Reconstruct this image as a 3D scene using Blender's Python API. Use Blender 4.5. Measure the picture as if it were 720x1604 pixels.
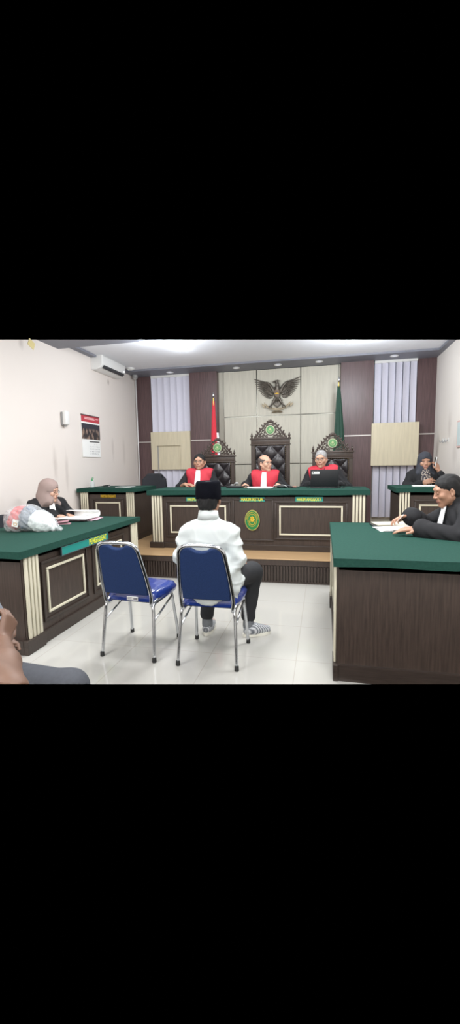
import bpy, bmesh, math, random
import numpy as np
from mathutils import Vector, Matrix, Euler

PI = math.pi
for o in list(bpy.data.objects):
    bpy.data.objects.remove(o)
SC = bpy.context.scene
COL = SC.collection

# ---------------------------------------------------------------- camera, world, light, exposure
F_PX = 645.0
CAM_H = 1.35
RM = Matrix(((0.97553, -0.00921, 0.21966), (0.21926, 0.11714, -0.96861), (-0.01681, 0.99307, 0.11629)))
cam_d = bpy.data.cameras.new('camera')
cam_o = bpy.data.objects.new('camera', cam_d)
COL.objects.link(cam_o)
cam_d.sensor_fit = 'HORIZONTAL'
cam_d.sensor_width = 36.0
cam_d.lens = F_PX / 720.0 * 36.0
cam_d.clip_start = 0.05
_q = RM.to_quaternion(); _q.normalize()
cam_o.rotation_mode = 'QUATERNION'
cam_o.rotation_quaternion = _q
cam_o.location = (0, 0, CAM_H)
SC.camera = cam_o

w = bpy.data.worlds.new('world'); SC.world = w
w.use_nodes = True
w.node_tree.nodes['Background'].inputs[0].default_value = (0, 0, 0, 1)
w.node_tree.nodes['Background'].inputs[1].default_value = 0.0

def area(name, loc, size, energy, col=(1, 0.97, 0.93), rot=(0, 0, 0), sy=None):
    l = bpy.data.lights.new(name, 'AREA'); l.energy = energy; l.color = col
    l.size = size
    if sy: l.shape = 'RECTANGLE'; l.size_y = sy
    o = bpy.data.objects.new(name, l); COL.objects.link(o)
    o.location = loc; o.rotation_euler = rot
    return o
# area fill lights added at ceiling height; no such panels are seen
LC = (0.97, 0.985, 1.0)
for x in (-2.3, 0.5):
    area('ceiling_fill', (x, -1.6, 3.02), 1.0, 45, LC)
    area('ceiling_fill', (x, 0.9, 3.02), 1.0, 50, LC)
area('ceiling_fill', (-1.2, 3.3, 3.02), 0.5, 42, LC)
area('ceiling_fill', (0.35, 3.3, 3.02), 0.5, 38, LC)
area('ceiling_fill', (-0.9, 4.9, 3.02), 0.5, 20, LC)
def point_light(loc, energy, col=LC, r=0.13):  # unseen point fills added to brighten ceiling and upper walls, plus one downlight
    l = bpy.data.lights.new('fill_or_downlight', 'POINT'); l.energy = energy; l.color = col; l.shadow_soft_size = r
    o = bpy.data.objects.new('fill_or_downlight', l); COL.objects.link(o); o.location = loc
point_light((-1.9, 3.6, 2.8), 22); point_light((0.5, 3.8, 2.8), 34)
point_light((-2.06, 5.3, 2.75), 27, (0.9, 0.95, 1.0)); point_light((0.5, 5.7, 2.72), 50, (0.9, 0.95, 1.0))
point_light((-2.057, 6.044, 2.9), 1.2, (0.9, 0.95, 1.0), 0.08)  # this one is the light of the round downlight built here
# weak fill added in front of the windowless wall behind the camera
area('rear_fill', (-0.9, -3.1, 1.6), 3.8, 14, (0.95, 0.98, 1.0), (PI / 2, 0, 0), 1.8)

vs = SC.view_settings
vs.view_transform = 'Standard'; vs.look = 'None'; vs.gamma = 1.0; vs.use_curve_mapping = False
vs.exposure = 0.44

# ---------------------------------------------------------------- materials
def srgb(r, g, b):
    f = lambda c: c / 12.92 if c <= 0.04045 else ((c + 0.055) / 1.055) ** 2.4
    return (f(r / 255), f(g / 255), f(b / 255), 1)

MATS = {}
def M(name, col, rough=0.5, metal=0.0, spec=0.5, var=0.0, scale=(1, 1, 1), nscale=8.0, bump=0.0, bscale=None, coat=0.0, alpha=1.0, emit=None, trans=0.0, detail=4.0, rvar=0.0, sheen=0.0):
    if name in MATS: return MATS[name]
    m = bpy.data.materials.new(name); m.use_nodes = True
    nt = m.node_tree; N = nt.nodes; L = nt.links
    b = N['Principled BSDF']
    c = srgb(*col)
    b.inputs['Roughness'].default_value = rough
    b.inputs['Metallic'].default_value = metal
    b.inputs['Specular IOR Level'].default_value = spec
    b.inputs['Coat Weight'].default_value = coat
    b.inputs['Transmission Weight'].default_value = trans
    b.inputs['Sheen Weight'].default_value = sheen
    b.inputs['Alpha'].default_value = alpha
    tc = N.new('ShaderNodeTexCoord'); mp = N.new('ShaderNodeMapping')
    mp.inputs['Scale'].default_value = scale
    L.new(tc.outputs['Object'], mp.inputs[0])
    nz = N.new('ShaderNodeTexNoise'); nz.inputs['Scale'].default_value = nscale; nz.inputs['Detail'].default_value = detail
    L.new(mp.outputs[0], nz.inputs['Vector'])
    rp = N.new('ShaderNodeValToRGB')
    rp.color_ramp.elements[0].position = 0.3; rp.color_ramp.elements[1].position = 0.7
    rp.color_ramp.elements[0].color = tuple(max(0, x * (1 - var)) for x in c[:3]) + (1,)
    rp.color_ramp.elements[1].color = tuple(min(1, x * (1 + var)) for x in c[:3]) + (1,)
    L.new(nz.outputs['Fac'], rp.inputs[0])
    L.new(rp.outputs[0], b.inputs['Base Color'])
    if bump > 0:
        bn = N.new('ShaderNodeBump'); bn.inputs['Strength'].default_value = bump; bn.inputs['Distance'].default_value = 0.01
        n2 = N.new('ShaderNodeTexNoise'); n2.inputs['Scale'].default_value = bscale or nscale * 3; n2.inputs['Detail'].default_value = 3
        L.new(mp.outputs[0], n2.inputs['Vector'])
        L.new(n2.outputs['Fac'], bn.inputs['Height']); L.new(bn.outputs[0], b.inputs['Normal'])
    if emit:
        b.inputs['Emission Color'].default_value = srgb(*emit[0]); b.inputs['Emission Strength'].default_value = emit[1]
    MATS[name] = m
    return m

wood = M('dark_wood', (60, 49, 43), 0.42, var=0.32, scale=(14, 14, 0.8), nscale=6, bump=0.04)
wood_h = M('dark_wood_flat', (53, 44, 39), 0.42, var=0.25, scale=(1.2, 14, 14), nscale=6, bump=0.03)
maroon = M('maroon_laminate', (92, 71, 72), 0.4, var=0.28, scale=(16, 16, 0.7), nscale=5)
cream = M('cream_paint', (206, 200, 178), 0.45, var=0.03)
ivory_panel = M('ivory_panel', (196, 192, 178), 0.5, var=0.07, scale=(8, 8, 0.6), nscale=5)
plyw = M('pale_plywood', (206, 196, 170), 0.5, var=0.07, scale=(8, 8, 0.6), nscale=5)
green = M('green_cloth', (34, 69, 60), 0.9, spec=0.15, var=0.12, nscale=60, bump=0.12, bscale=300)
wallm = None
white_paint = M('white_paint', (225, 224, 222), 0.6, var=0.01)
chrome = M('chrome', (205, 208, 212), 0.24, metal=1.0, var=0.02)
blue_fab = M('blue_fabric', (33, 52, 92), 0.8, spec=0.2, var=0.14, nscale=160, bump=0.1, bscale=400)
blue_vinyl = M('blue_vinyl', (30, 56, 135), 0.28, var=0.05, nscale=6, bump=0.35, bscale=22, coat=1.0)
rubber = M('black_rubber', (28, 28, 28), 0.7)
black_pl = M('black_plastic', (26, 27, 30), 0.4, var=0.05)
white_pl = M('white_plastic', (228, 228, 226), 0.35, var=0.01)
grey_pl = M('grey_plastic', (150, 150, 150), 0.4)
leather = M('black_leather', (44, 40, 42), 0.26, var=0.1, nscale=30, bump=0.15, bscale=120)
carved = M('carved_wood', (60, 48, 41), 0.38, var=0.25, scale=(10, 10, 2), nscale=6)
robe_blk = M('black_robe', (42, 42, 44), 0.85, spec=0.2, var=0.12, nscale=12, bump=0.1, bscale=200)
robe_red = M('red_robe', (186, 50, 64), 0.65, spec=0.3, var=0.06, nscale=10, bump=0.05, bscale=60)
white_cl = M('white_cloth', (240, 240, 240), 0.8, var=0.02, nscale=10)
shirt_w = M('white_shirt', (206, 212, 210), 0.75, var=0.02, nscale=8)
trouser = M('black_trousers', (34, 35, 38), 0.85, var=0.1, nscale=20)
paper = M('paper', (240, 240, 238), 0.7, var=0.01)
pink_paper = M('pink_folder', (214, 178, 190), 0.6, var=0.03)
gold = M('gold_letters', (212, 172, 52), 0.4, metal=0.3, var=0.05)
yellow = M('yellow_letters', (216, 214, 66), 0.5, var=0.02)
teal = M('teal_plaque', (32, 136, 128), 0.4, var=0.04, nscale=3)
bronze = M('bronze', (104, 98, 90), 0.36, metal=0.55, var=0.35, nscale=26)
skinA = M('skin_tan', (198, 154, 130), 0.5, var=0.06, nscale=14)
skinB = M('skin_brown', (178, 134, 110), 0.5, var=0.06, nscale=14)
skinC = M('skin_light', (200, 158, 136), 0.5, var=0.05, nscale=14)
lipsm = M('lips', (160, 108, 96), 0.45)
hairb = M('black_hair', (16, 15, 16), 0.75, var=0.4, scale=(1, .25, 1), nscale=90, bump=0.15, bscale=160)
hairg = M('grey_hair', (150, 148, 148), 0.6, var=0.35, nscale=90, bump=0.15, bscale=160)
hairt = M('thin_hair', (84, 74, 70), 0.55, var=0.3, nscale=90)
eyew = M('eye_white', (225, 220, 212), 0.2)
eyeb = M('eye_dark', (24, 18, 16), 0.15)
glassf = M('glasses_metal', (60, 54, 52), 0.3, metal=0.6)
velvet = M('black_velvet', (17, 18, 24), 0.95, spec=0.05, var=0.1, nscale=40)
red_flag = M('red_flag', (214, 50, 66), 0.7, var=0.06, nscale=6)
green_flag = M('green_flag', (24, 62, 48), 0.7, var=0.08, nscale=6)

# ---------------------------------------------------------------- mesh helpers
def tagp(o, label=None, cat=None, group=None, kind=None):
    if label: o['label'] = label
    if cat: o['category'] = cat
    if group: o['group'] = group
    if kind: o['kind'] = kind
    return o

def thing(name, label, cat, loc=(0, 0, 0), rotz=0, group=None):
    o = bpy.data.objects.new(name, None); COL.objects.link(o)
    o.empty_display_size = 0.05
    o.location = loc; o.rotation_euler = (0, 0, rotz)
    return tagp(o, label, cat, group)

def link(name, me, mats, parent=None, smooth=None):
    if not isinstance(mats, (list, tuple)): mats = [mats]
    for m in mats: me.materials.append(m)
    o = bpy.data.objects.new(name, me); COL.objects.link(o)
    if parent: o.parent = parent
    if smooth is not None:
        for p in me.polygons: p.use_smooth = True
        if smooth < 180:
            try: me.set_sharp_from_angle(angle=math.radians(smooth))
            except Exception: pass
    return o

def obj(name, bm, mats, parent=None, smooth=None, label=None):
    bmesh.ops.recalc_face_normals(bm, faces=bm.faces)
    me = bpy.data.meshes.new(name); bm.to_mesh(me); bm.free()
    o = link(name, me, mats, parent, smooth)
    if label: o['label'] = label
    return o

def nb(): return bmesh.new()

def setmat(bm, n0, mi):
    if mi:
        bm.faces.ensure_lookup_table()
        for f in bm.faces[n0:]: f.material_index = mi

def box(bm, a, b, bev=0.0, rot=None, mi=0, seg=2):
    """axis box between corners a and b"""
    n0 = len(bm.faces)
    c = [(a[i] + b[i]) / 2 for i in range(3)]; s = [abs(b[i] - a[i]) for i in range(3)]
    r = bmesh.ops.create_cube(bm, size=1.0)
    vs_ = r['verts']
    bmesh.ops.scale(bm, verts=vs_, vec=s)
    if bev > 0:
        ed = list({e for v in vs_ for e in v.link_edges})
        rr = bmesh.ops.bevel(bm, geom=ed, offset=min(bev, min(s) * 0.49), segments=seg, profile=0.5, affect='EDGES')
        vs_ = list({v for f in rr['faces'] for v in f.verts} | {v for v in vs_ if v.is_valid})
    if rot is not None: bmesh.ops.rotate(bm, verts=vs_, cent=(0, 0, 0), matrix=rot)
    bmesh.ops.translate(bm, verts=vs_, vec=c)
    setmat(bm, n0, mi)
    return vs_

def cbox(bm, c, s, bev=0.0, rot=None, mi=0):
    return box(bm, [c[i] - s[i] / 2 for i in range(3)], [c[i] + s[i] / 2 for i in range(3)], bev, rot, mi)

def tube(bm, pts, r, seg=8, cap=True, mi=0, closed=False):
    pts = [Vector(p) for p in pts]; n = len(pts)
    rr = r if isinstance(r, (list, tuple)) else [r] * n
    rings = []; n0 = len(bm.faces)
    up = None
    for i, p in enumerate(pts):
        if closed: t = pts[(i + 1) % n] - pts[i - 1]
        else: t = pts[min(i + 1, n - 1)] - pts[max(i - 1, 0)]
        if t.length < 1e-9: t = Vector((0, 0, 1))
        t.normalize()
        if up is None:
            up = Vector((0, 0, 1)) if abs(t.z) < 0.9 else Vector((1, 0, 0))
        u = (up - t * up.dot(t))
        if u.length < 1e-6: u = t.orthogonal()
        u.normalize(); up = u
        v = t.cross(u)
        rings.append([bm.verts.new(p + (u * math.cos(2 * PI * k / seg) + v * math.sin(2 * PI * k / seg)) * rr[i]) for k in range(seg)])
    for i in range(n if closed else n - 1):
        A, B = rings[i], rings[(i + 1) % n]
        for k in range(seg):
            try: bm.faces.new((A[k], A[(k + 1) % seg], B[(k + 1) % seg], B[k]))
            except ValueError: pass
    if cap and not closed:
        bm.faces.new(rings[0][::-1]); bm.faces.new(rings[-1])
    setmat(bm, n0, mi)

def smoothpath(pts, n=8, closed=False):
    P = [Vector(p) for p in pts]; out = []
    m = len(P)
    rng = range(m if closed else m - 1)
    for i in rng:
        p1, p2 = P[i], P[(i + 1) % m]
        p0 = P[i - 1] if (i > 0 or closed) else p1
        p3 = P[(i + 2) % m] if (i + 2 < m or closed) else p2
        for k in range(n):
            t = k / n
            out.append(0.5 * ((2 * p1) + (p2 - p0) * t + (2 * p0 - 5 * p1 + 4 * p2 - p3) * t * t + (3 * p1 - p0 - 3 * p2 + p3) * t ** 3))
    if not closed: out.append(P[-1])
    return out

def lathe(bm, prof, c=(0, 0, 0), seg=24, sx=1.0, sy=1.0, mi=0, cap=True):
    n0 = len(bm.faces)
    rings = [[bm.verts.new((c[0] + r * sx * math.cos(2 * PI * k / seg), c[1] + r * sy * math.sin(2 * PI * k / seg), c[2] + z)) for k in range(seg)] for r, z in prof]
    for A, B in zip(rings, rings[1:]):
        for k in range(seg): bm.faces.new((A[k], A[(k + 1) % seg], B[(k + 1) % seg], B[k]))
    if cap:
        bm.faces.new(rings[0][::-1]); bm.faces.new(rings[-1])
    setmat(bm, n0, mi)
    return [v for r in rings for v in r]

def ellip(bm, c, r, rot=None, seg=14, mi=0):
    n0 = len(bm.faces)
    v = bmesh.ops.create_uvsphere(bm, u_segments=seg, v_segments=max(6, seg * 2 // 3), radius=1.0)['verts']
    bmesh.ops.scale(bm, verts=v, vec=r)
    if rot is not None: bmesh.ops.rotate(bm, verts=v, cent=(0, 0, 0), matrix=rot)
    bmesh.ops.translate(bm, verts=v, vec=c)
    setmat(bm, n0, mi)
    return v

def prism(bm, outline, d0, d1, axis='y', mi=0):
    """outline in the plane across axis, extruded from d0 to d1"""
    n0 = len(bm.faces)
    def P(u, v, d): return {'y': (u, d, v), 'x': (d, u, v), 'z': (u, v, d)}[axis]
    A = [bm.verts.new(P(u, v, d0)) for u, v in outline]; B = [bm.verts.new(P(u, v, d1)) for u, v in outline]
    n = len(A)
    bm.faces.new(A); bm.faces.new(B[::-1])
    for i in range(n): bm.faces.new((A[i], B[i], B[(i + 1) % n], A[(i + 1) % n]))
    setmat(bm, n0, mi)

def trim(o, row, keep_below=True):
    """end the room shell where the photograph's view of it ends"""
    t = (802.0 - row) / F_PX
    n = RM @ Vector((0, 1, t)); n.normalize()
    mw = o.matrix_world
    bm = bmesh.new(); bm.from_mesh(o.data)
    if o.parent: co = o.parent.matrix_basis @ o.matrix_basis
    else: co = o.matrix_basis
    inv = co.inverted()
    pc = inv @ Vector((0, 0, CAM_H)); pn = (inv.to_3x3() @ n).normalized()
    bmesh.ops.bisect_plane(bm, geom=bm.verts[:] + bm.edges[:] + bm.faces[:], dist=1e-5, plane_co=pc, plane_no=pn, clear_outer=keep_below, clear_inner=not keep_below)
    ed = [e for e in bm.edges if e.is_boundary]
    if ed: bmesh.ops.holes_fill(bm, edges=ed, sides=0)
    bm.to_mesh(o.data); bm.free()
    return o

FONT = None
def text_bm(s, size, depth=0.002, bold=0.0, xs=1.0, align='CENTER'):
    cu = bpy.data.curves.new('text', 'FONT'); cu.body = s; cu.size = size; cu.extrude = depth; cu.offset = bold
    cu.align_x = align; cu.align_y = 'CENTER'
    t = bpy.data.objects.new('text', cu); COL.objects.link(t)
    bpy.context.view_layer.update()
    me = bpy.data.meshes.new_from_object(t.evaluated_get(bpy.context.evaluated_depsgraph_get()))
    bpy.data.objects.remove(t)
    bm = bmesh.new(); bm.from_mesh(me); bpy.data.meshes.remove(me)
    bmesh.ops.scale(bm, verts=bm.verts, vec=(xs, 1, 1))
    return bm

def text_width(bm):
    xs = [v.co.x for v in bm.verts]; return max(xs) - min(xs)

def place_text(bm, width, height, O, U, N, W=None):
    """stretch the text to width x height, centre it at O, reading along U, facing N"""
    xs = [v.co.x for v in bm.verts]; ys = [v.co.y for v in bm.verts]
    cx = (max(xs) + min(xs)) / 2; cy = (max(ys) + min(ys)) / 2
    sx = width / (max(xs) - min(xs)); sy = height / (max(ys) - min(ys))
    U = Vector(U).normalized(); N = Vector(N).normalized(); V = N.cross(U)
    O = Vector(O)
    for v in bm.verts:
        v.co = O + U * ((v.co.x - cx) * sx) + V * ((v.co.y - cy) * sy) + N * v.co.z
    return bm

def copy_tree(o, parent=None, loc=None, rotz=None, label=None, group=None):
    c = o.copy(); COL.objects.link(c)
    if parent is not None: c.parent = parent
    if loc is not None: c.location = loc
    if rotz is not None: c.rotation_euler = (0, 0, rotz)
    if label: c['label'] = label
    if group: c['group'] = group
    for ch in [x for x in bpy.data.objects if x.parent == o]:
        copy_tree(ch, c)
    return c

# ---------------------------------------------------------------- the setting
XL, XR, YB, ZC = -3.53, 1.80, 7.6, 3.05
STEP_Y, DZ = 4.56, 0.28

def node_wall(name, base, stain):
    m = bpy.data.materials.new(name); m.use_nodes = True
    nt = m.node_tree; N = nt.nodes; L = nt.links; b = N['Principled BSDF']
    b.inputs['Roughness'].default_value = 0.85; b.inputs['Specular IOR Level'].default_value = 0.2
    tc = N.new('ShaderNodeTexCoord')
    n1 = N.new('ShaderNodeTexNoise'); n1.inputs['Scale'].default_value = 1.4; n1.inputs['Detail'].default_value = 6
    L.new(tc.outputs['Object'], n1.inputs['Vector'])
    r = N.new('ShaderNodeValToRGB'); c = srgb(*base)
    r.color_ramp.elements[0].color = tuple(x * 0.95 for x in c[:3]) + (1,); r.color_ramp.elements[1].color = c
    L.new(n1.outputs['Fac'], r.inputs[0])
    # scuffs and damp marks: vertical smears low down on the plaster
    last = r.outputs[0]
    for (y, z, wy, wz, amt) in stain:
        sep = N.new('ShaderNodeVectorMath'); sep.operation = 'SUBTRACT'; sep.inputs[1].default_value = (0, y, z)
        L.new(tc.outputs['Object'], sep.inputs[0])
        ml = N.new('ShaderNodeVectorMath'); ml.operation = 'MULTIPLY'; ml.inputs[1].default_value = (0, 1 / wy, 1 / wz)
        L.new(sep.outputs[0], ml.inputs[0])
        ln = N.new('ShaderNodeVectorMath'); ln.operation = 'LENGTH'; L.new(ml.outputs[0], ln.inputs[0])
        n2 = N.new('ShaderNodeTexNoise'); n2.inputs['Scale'].default_value = 9; n2.inputs['Detail'].default_value = 5
        mp = N.new('ShaderNodeMapping'); mp.inputs['Scale'].default_value = (1, 2.2, 0.7); L.new(tc.outputs['Object'], mp.inputs[0]); L.new(mp.outputs[0], n2.inputs['Vector'])
        ad = N.new('ShaderNodeMath'); ad.operation = 'ADD'; L.new(ln.outputs['Value'], ad.inputs[0]); L.new(n2.outputs['Fac'], ad.inputs[1])
        mr = N.new('ShaderNodeMapRange'); mr.inputs[1].default_value = 0.75; mr.inputs[2].default_value = 1.5; mr.inputs[3].default_value = amt; mr.inputs[4].default_value = 0.0
        L.new(ad.outputs[0], mr.inputs[0])
        mx = N.new('ShaderNodeMix'); mx.data_type = 'RGBA'; mx.inputs[7].default_value = srgb(128, 112, 104)
        L.new(mr.outputs[0], mx.inputs[0]); L.new(last, mx.inputs[6]); last = mx.outputs[2]
    L.new(last, b.inputs['Base Color'])
    return m
wall_l_mat = node_wall('plaster_left', (228, 220, 214), [(4.95, 1.38, 0.06, 0.33, 0.26), (5.2, 1.3, 0.05, 0.35, 0.22), (6.55, 1.65, 0.06, 0.25, 0.18), (6.95, 1.6, 0.06, 0.35, 0.16), (6.5, 2.74, 0.04, 0.06, 0.5), (4.45, 2.82, 0.06, 0.10, 0.3)])
wall_r_mat = node_wall('plaster_right', (226, 220, 213), [(7.3, 1.6, 0.12, 0.22, 0.35), (6.7, 1.85, 0.1, 0.25, 0.22), (7.35, 1.35, 0.12, 0.3, 0.4), (6.4, 1.45, 0.15, 0.25, 0.2)])
ceil_mat = M('ceiling_paint', (232, 234, 240), 0.8, var=0.01)
cornice_mat = M('dark_cornice', (126, 128, 138), 0.55, var=0.04)

def tile_mat():
    m = bpy.data.materials.new('glossy_floor_tile'); m.use_nodes = True
    nt = m.node_tree; N = nt.nodes; L = nt.links; b = N['Principled BSDF']
    b.inputs['Roughness'].default_value = 0.09; b.inputs['Specular IOR Level'].default_value = 0.5
    tc = N.new('ShaderNodeTexCoord')
    br = N.new('ShaderNodeTexBrick'); br.offset = 0.0; br.inputs['Scale'].default_value = 1.0
    br.inputs['Brick Width'].default_value = 0.6; br.inputs['Row Height'].default_value = 0.6; br.inputs['Mortar Size'].default_value = 0.0025
    br.inputs['Color1'].default_value = srgb(178, 176, 170); br.inputs['Color2'].default_value = srgb(176, 174, 168); br.inputs['Mortar'].default_value = srgb(160, 156, 148)
    mp = N.new('ShaderNodeMapping'); mp.inputs['Location'].default_value = (0.17, 0.28, 0)
    L.new(tc.outputs['Object'], mp.inputs[0]); L.new(mp.outputs[0], br.inputs['Vector'])
    nz = N.new('ShaderNodeTexNoise'); nz.inputs['Scale'].default_value = 3.0; nz.inputs['Detail'].default_value = 6
    L.new(tc.outputs['Object'], nz.inputs['Vector'])
    mr = N.new('ShaderNodeMapRange'); mr.inputs[1].default_value = 0.35; mr.inputs[2].default_value = 0.7; mr.inputs[3].default_value = 0.0; mr.inputs[4].default_value = 0.10
    L.new(nz.outputs['Fac'], mr.inputs[0])
    mx = N.new('ShaderNodeMix'); mx.data_type = 'RGBA'; mx.inputs[7].default_value = srgb(160, 155, 145)
    L.new(mr.outputs[0], mx.inputs[0]); L.new(br.outputs['Color'], mx.inputs[6]); L.new(mx.outputs[2], b.inputs['Base Color'])
    return m
floor_mat = tile_mat()

def struct(name, bm, mats, smooth=None, parent=None):
    o = obj(name, bm, mats, parent, smooth)
    if parent is None: o['kind'] = 'structure'
    return o

b = nb(); box(b, (XL, 0.3, -0.05), (XR, STEP_Y + 0.03, 0)); trim(struct('floor', b, floor_mat), 1072, False)
b = nb(); box(b, (XL - 0.1, 0.3, 0), (XL, YB + 0.1, ZC)); trim(struct('wall_left', b, wall_l_mat), 532)
b = nb(); box(b, (XR, 0.3, 0), (XR + 0.1, YB + 0.1, ZC)); trim(struct('wall_right', b, wall_r_mat), 532)
b = nb(); box(b, (XL, YB, 0), (XR, YB + 0.1, ZC + 0.05)); struct('wall_back', b, ivory_panel)
# the rest of the room, behind the camera
RY = -3.2
b = nb(); box(b, (XL, RY, -0.05), (XR, 0.3, 0)); struct('floor_2', b, floor_mat)
b = nb(); box(b, (XL - 0.1, RY, 0), (XL, 0.3, ZC)); struct('wall_left_rear', b, wall_l_mat)
b = nb(); box(b, (XR, RY, 0), (XR + 0.1, 0.3, ZC)); struct('wall_right_rear', b, wall_r_mat)
b = nb(); box(b, (XL, RY - 0.1, 0), (XR, RY, ZC)); struct('wall_rear', b, wall_r_mat)
b = nb(); box(b, (XL, RY, ZC), (XR, 1.3, ZC + 0.08)); struct('ceiling_1', b, ceil_mat)
b = nb(); box(b, (XL - 0.1, 4.6, ZC), (XR + 0.1, YB + 0.1, ZC + 0.08)); trim(struct('ceiling', b, ceil_mat), 532)
b = nb(); box(b, (XL, 3.9, 2.94), (XR, 5.17, ZC)); trim(struct('trim_1', b, cornice_mat), 532)          # the ceiling beam
b = nb()
box(b, (XL, 7.06, 3.02), (XR, YB, ZC + 0.01)); box(b, (XL, 5.17, 3.02), (XL + 0.1, 7.06, ZC + 0.01)); box(b, (XR - 0.09, 5.17, 3.02), (XR, 7.06, ZC + 0.01))
trim(struct('trim_2', b, cornice_mat), 532)                                                            # dark cornice round the ceiling
# timber dais
b = nb(); box(b, (XL, STEP_Y, 0), (XR, YB, DZ - 0.012)); 
for i in range(int((XR - XL) / 0.034)):
    x = XL + 0.01 + i * 0.034
    box(b, (x, STEP_Y - 0.022, 0.02), (x + 0.018, STEP_Y, 0.2))
box(b, (XL, STEP_Y - 0.024, 0.205), (XR, STEP_Y, 0.268)); box(b, (XL, STEP_Y - 0.016, 0.0), (XR, STEP_Y, 0.022))
struct('trim_3', b, wood)
deck = M('orange_laminate', (166, 136, 100), 0.35, var=0.12, scale=(0.8, 9, 1), nscale=5)
b = nb(); box(b, (XL, STEP_Y - 0.03, DZ - 0.012), (XR, YB, DZ), 0.004); struct('floor_1', b, deck)

# back wall: maroon columns, ivory centre feature with mirror strips, blinds
def colm(x0, x1, nm, y0=YB - 0.14):
    b = nb(); box(b, (x0, y0, DZ), (x1, YB, 3.02)); struct(nm, b, maroon)
colm(XL, -3.22, 'trim_4', YB - 0.05); colm(-2.42, -1.90, 'trim_5'); colm(0.28, 0.81, 'trim_6'); colm(1.51, XR, 'trim_7', YB - 0.05)
b = nb()
for x0, x1 in ((-3.53, -3.22), (-2.42, -2.03), (-1.99, -1.90), (0.28, 0.81), (1.51, 1.80)):
    y = YB - (0.052 if x0 < -3 or x0 > 1.4 else 0.142)
    box(b, (x0, y - 0.003, 1.785), (x1, y, 1.803))
struct('trim_8', b, M('silver_strip', (206, 200, 196), 0.3, metal=0.3))
b = nb()
xs = [-1.80, -1.185, -0.40, 0.245]; zs = [DZ, 1.335, 2.20, 3.02]
for i in range(3):
    for j in range(3):
        box(b, (xs[i] + 0.008, YB - 0.035, zs[j] + 0.008), (xs[i + 1] - 0.008, YB, zs[j + 1] - 0.008), 0.002)
struct('trim_9', b, ivory_panel)
b = nb(); box(b, (-1.80, YB - 0.02, DZ), (0.245, YB - 0.005, 3.02)); struct('trim_10', b, M('mirror_strip', (104, 104, 98), 0.22, metal=1.0))

# vertical blinds
blindm = M('lavender_blind', (216, 215, 229), 0.7, var=0.02, nscale=30)
def blinds(nm, x0, x1, label):
    t = thing('vertical_blinds', label, 'blinds', ((x0 + x1) / 2, YB - 0.06, DZ), 0, None)
    n = 6; wd = (x1 - x0) / n
    L0 = (x0 + x1) / 2
    for k in range(n):
        b = nb(); xa = x0 + k * wd - L0; 
        m = 8
        ang = math.radians(random.Random(k + int(x0 * 10)).uniform(14, 24))
        for i in range(m):
            pass
        pts = []
        for i in range(m + 1):
            u = (i / m - 0.5); w2 = wd * 0.97
            px = xa + wd / 2 + u * w2 * math.cos(ang); py = -0.012 + u * w2 * math.sin(ang) + 0.010 * (1 - (2 * u) ** 2)
            pts.append((px, py))
        prof = pts + [(p[0], p[1] + 0.002) for p in pts[::-1]]
        prism(b, prof, 0.1, 2.70, 'z'); obj('slat', b, blindm, t, 30)
    b = nb(); box(b, (x0 - L0, 0.045, 0.1), (x1 - L0, 0.055, 2.72)); obj('gap_shade_sheet', b, M('gap_shade_grey', (165, 165, 178), 0.8), t)  # added sheet; its grey stands for the shade between the slats
    b = nb(); box(b, (x0 - L0, -0.03, 2.70), (x1 - L0, 0.03, 2.74)); obj('head_rail', b, white_pl, t)
    return t
blinds('l', -3.20, -2.43, 'tall lavender vertical blinds on the left of the eagle panel')
blinds('r', 0.83, 1.50, 'tall lavender vertical blinds on the right of the eagle panel')
# pale pelmets across the blinds
t = thing('plywood_panel', 'pale plywood panel with a recessed door across the left blinds', 'panel', (-2.81, YB - 0.13, 1.25))
b = nb(); box(b, (-0.40, -0.03, 0.01), (-0.28, 0.03, 0.72)); box(b, (-0.28, -0.03, 0.46), (0.19, 0.03, 0.72)); box(b, (0.19, -0.03, 0.01), (0.385, 0.03, 0.72)); obj('surround', b, plyw, t)
b = nb(); box(b, (-0.265, 0.0, 0.01), (0.19, 0.02, 0.46)); obj('door', b, plyw, t)
b = nb(); box(b, (-0.28, -0.01, -0.72), (-0.262, 0.02, 0.46)); obj('door_shadow_line', b, grey_pl, t, label='grey metal edge strip')  # painted shade: a grey strip draws the shadow line down the door side
b = nb(); box(b, (0.79, YB - 0.19, 1.275), (1.535, YB - 0.13, 1.985), 0.003)
tagp(obj('plywood_panel', b, plyw), 'pale plain plywood panel across the right blinds', 'panel')

# small downlights recessed in the cornice
lens = M('downlight_lens', (205, 205, 212), 0.3, emit=((230, 235, 255), 0.25))  # unlit lenses, given a faint glow of their own
names = ['over the left blinds', 'left of the eagle emblem', 'above the eagle emblem', 'right of the eagle emblem', 'over the right blinds']
for (x, y), nm in zip([(-2.73, 7.3), (-1.50, 7.31), (-0.77, 7.29), (-0.08, 7.27), (1.09, 7.23)], names):
    t = thing('recessed_downlight', 'small unlit round downlight in the dark cornice ' + nm, 'ceiling light', (x, y, 3.012), 0, 'downlights in the cornice')
    b = nb(); lathe(b, [(0.062, 0.008), (0.066, 0.0), (0.048, 0.0), (0.046, 0.006)], seg=24); obj('rim', b, white_pl, t, 40)
    b = nb(); lathe(b, [(0.046, 0.006), (0.03, 0.003), (0.001, 0.002)], seg=24); obj('lens', b, lens, t, 40)
bright = M('lit_lamp', (255, 255, 255), 0.3, emit=((255, 252, 245), 12))
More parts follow.
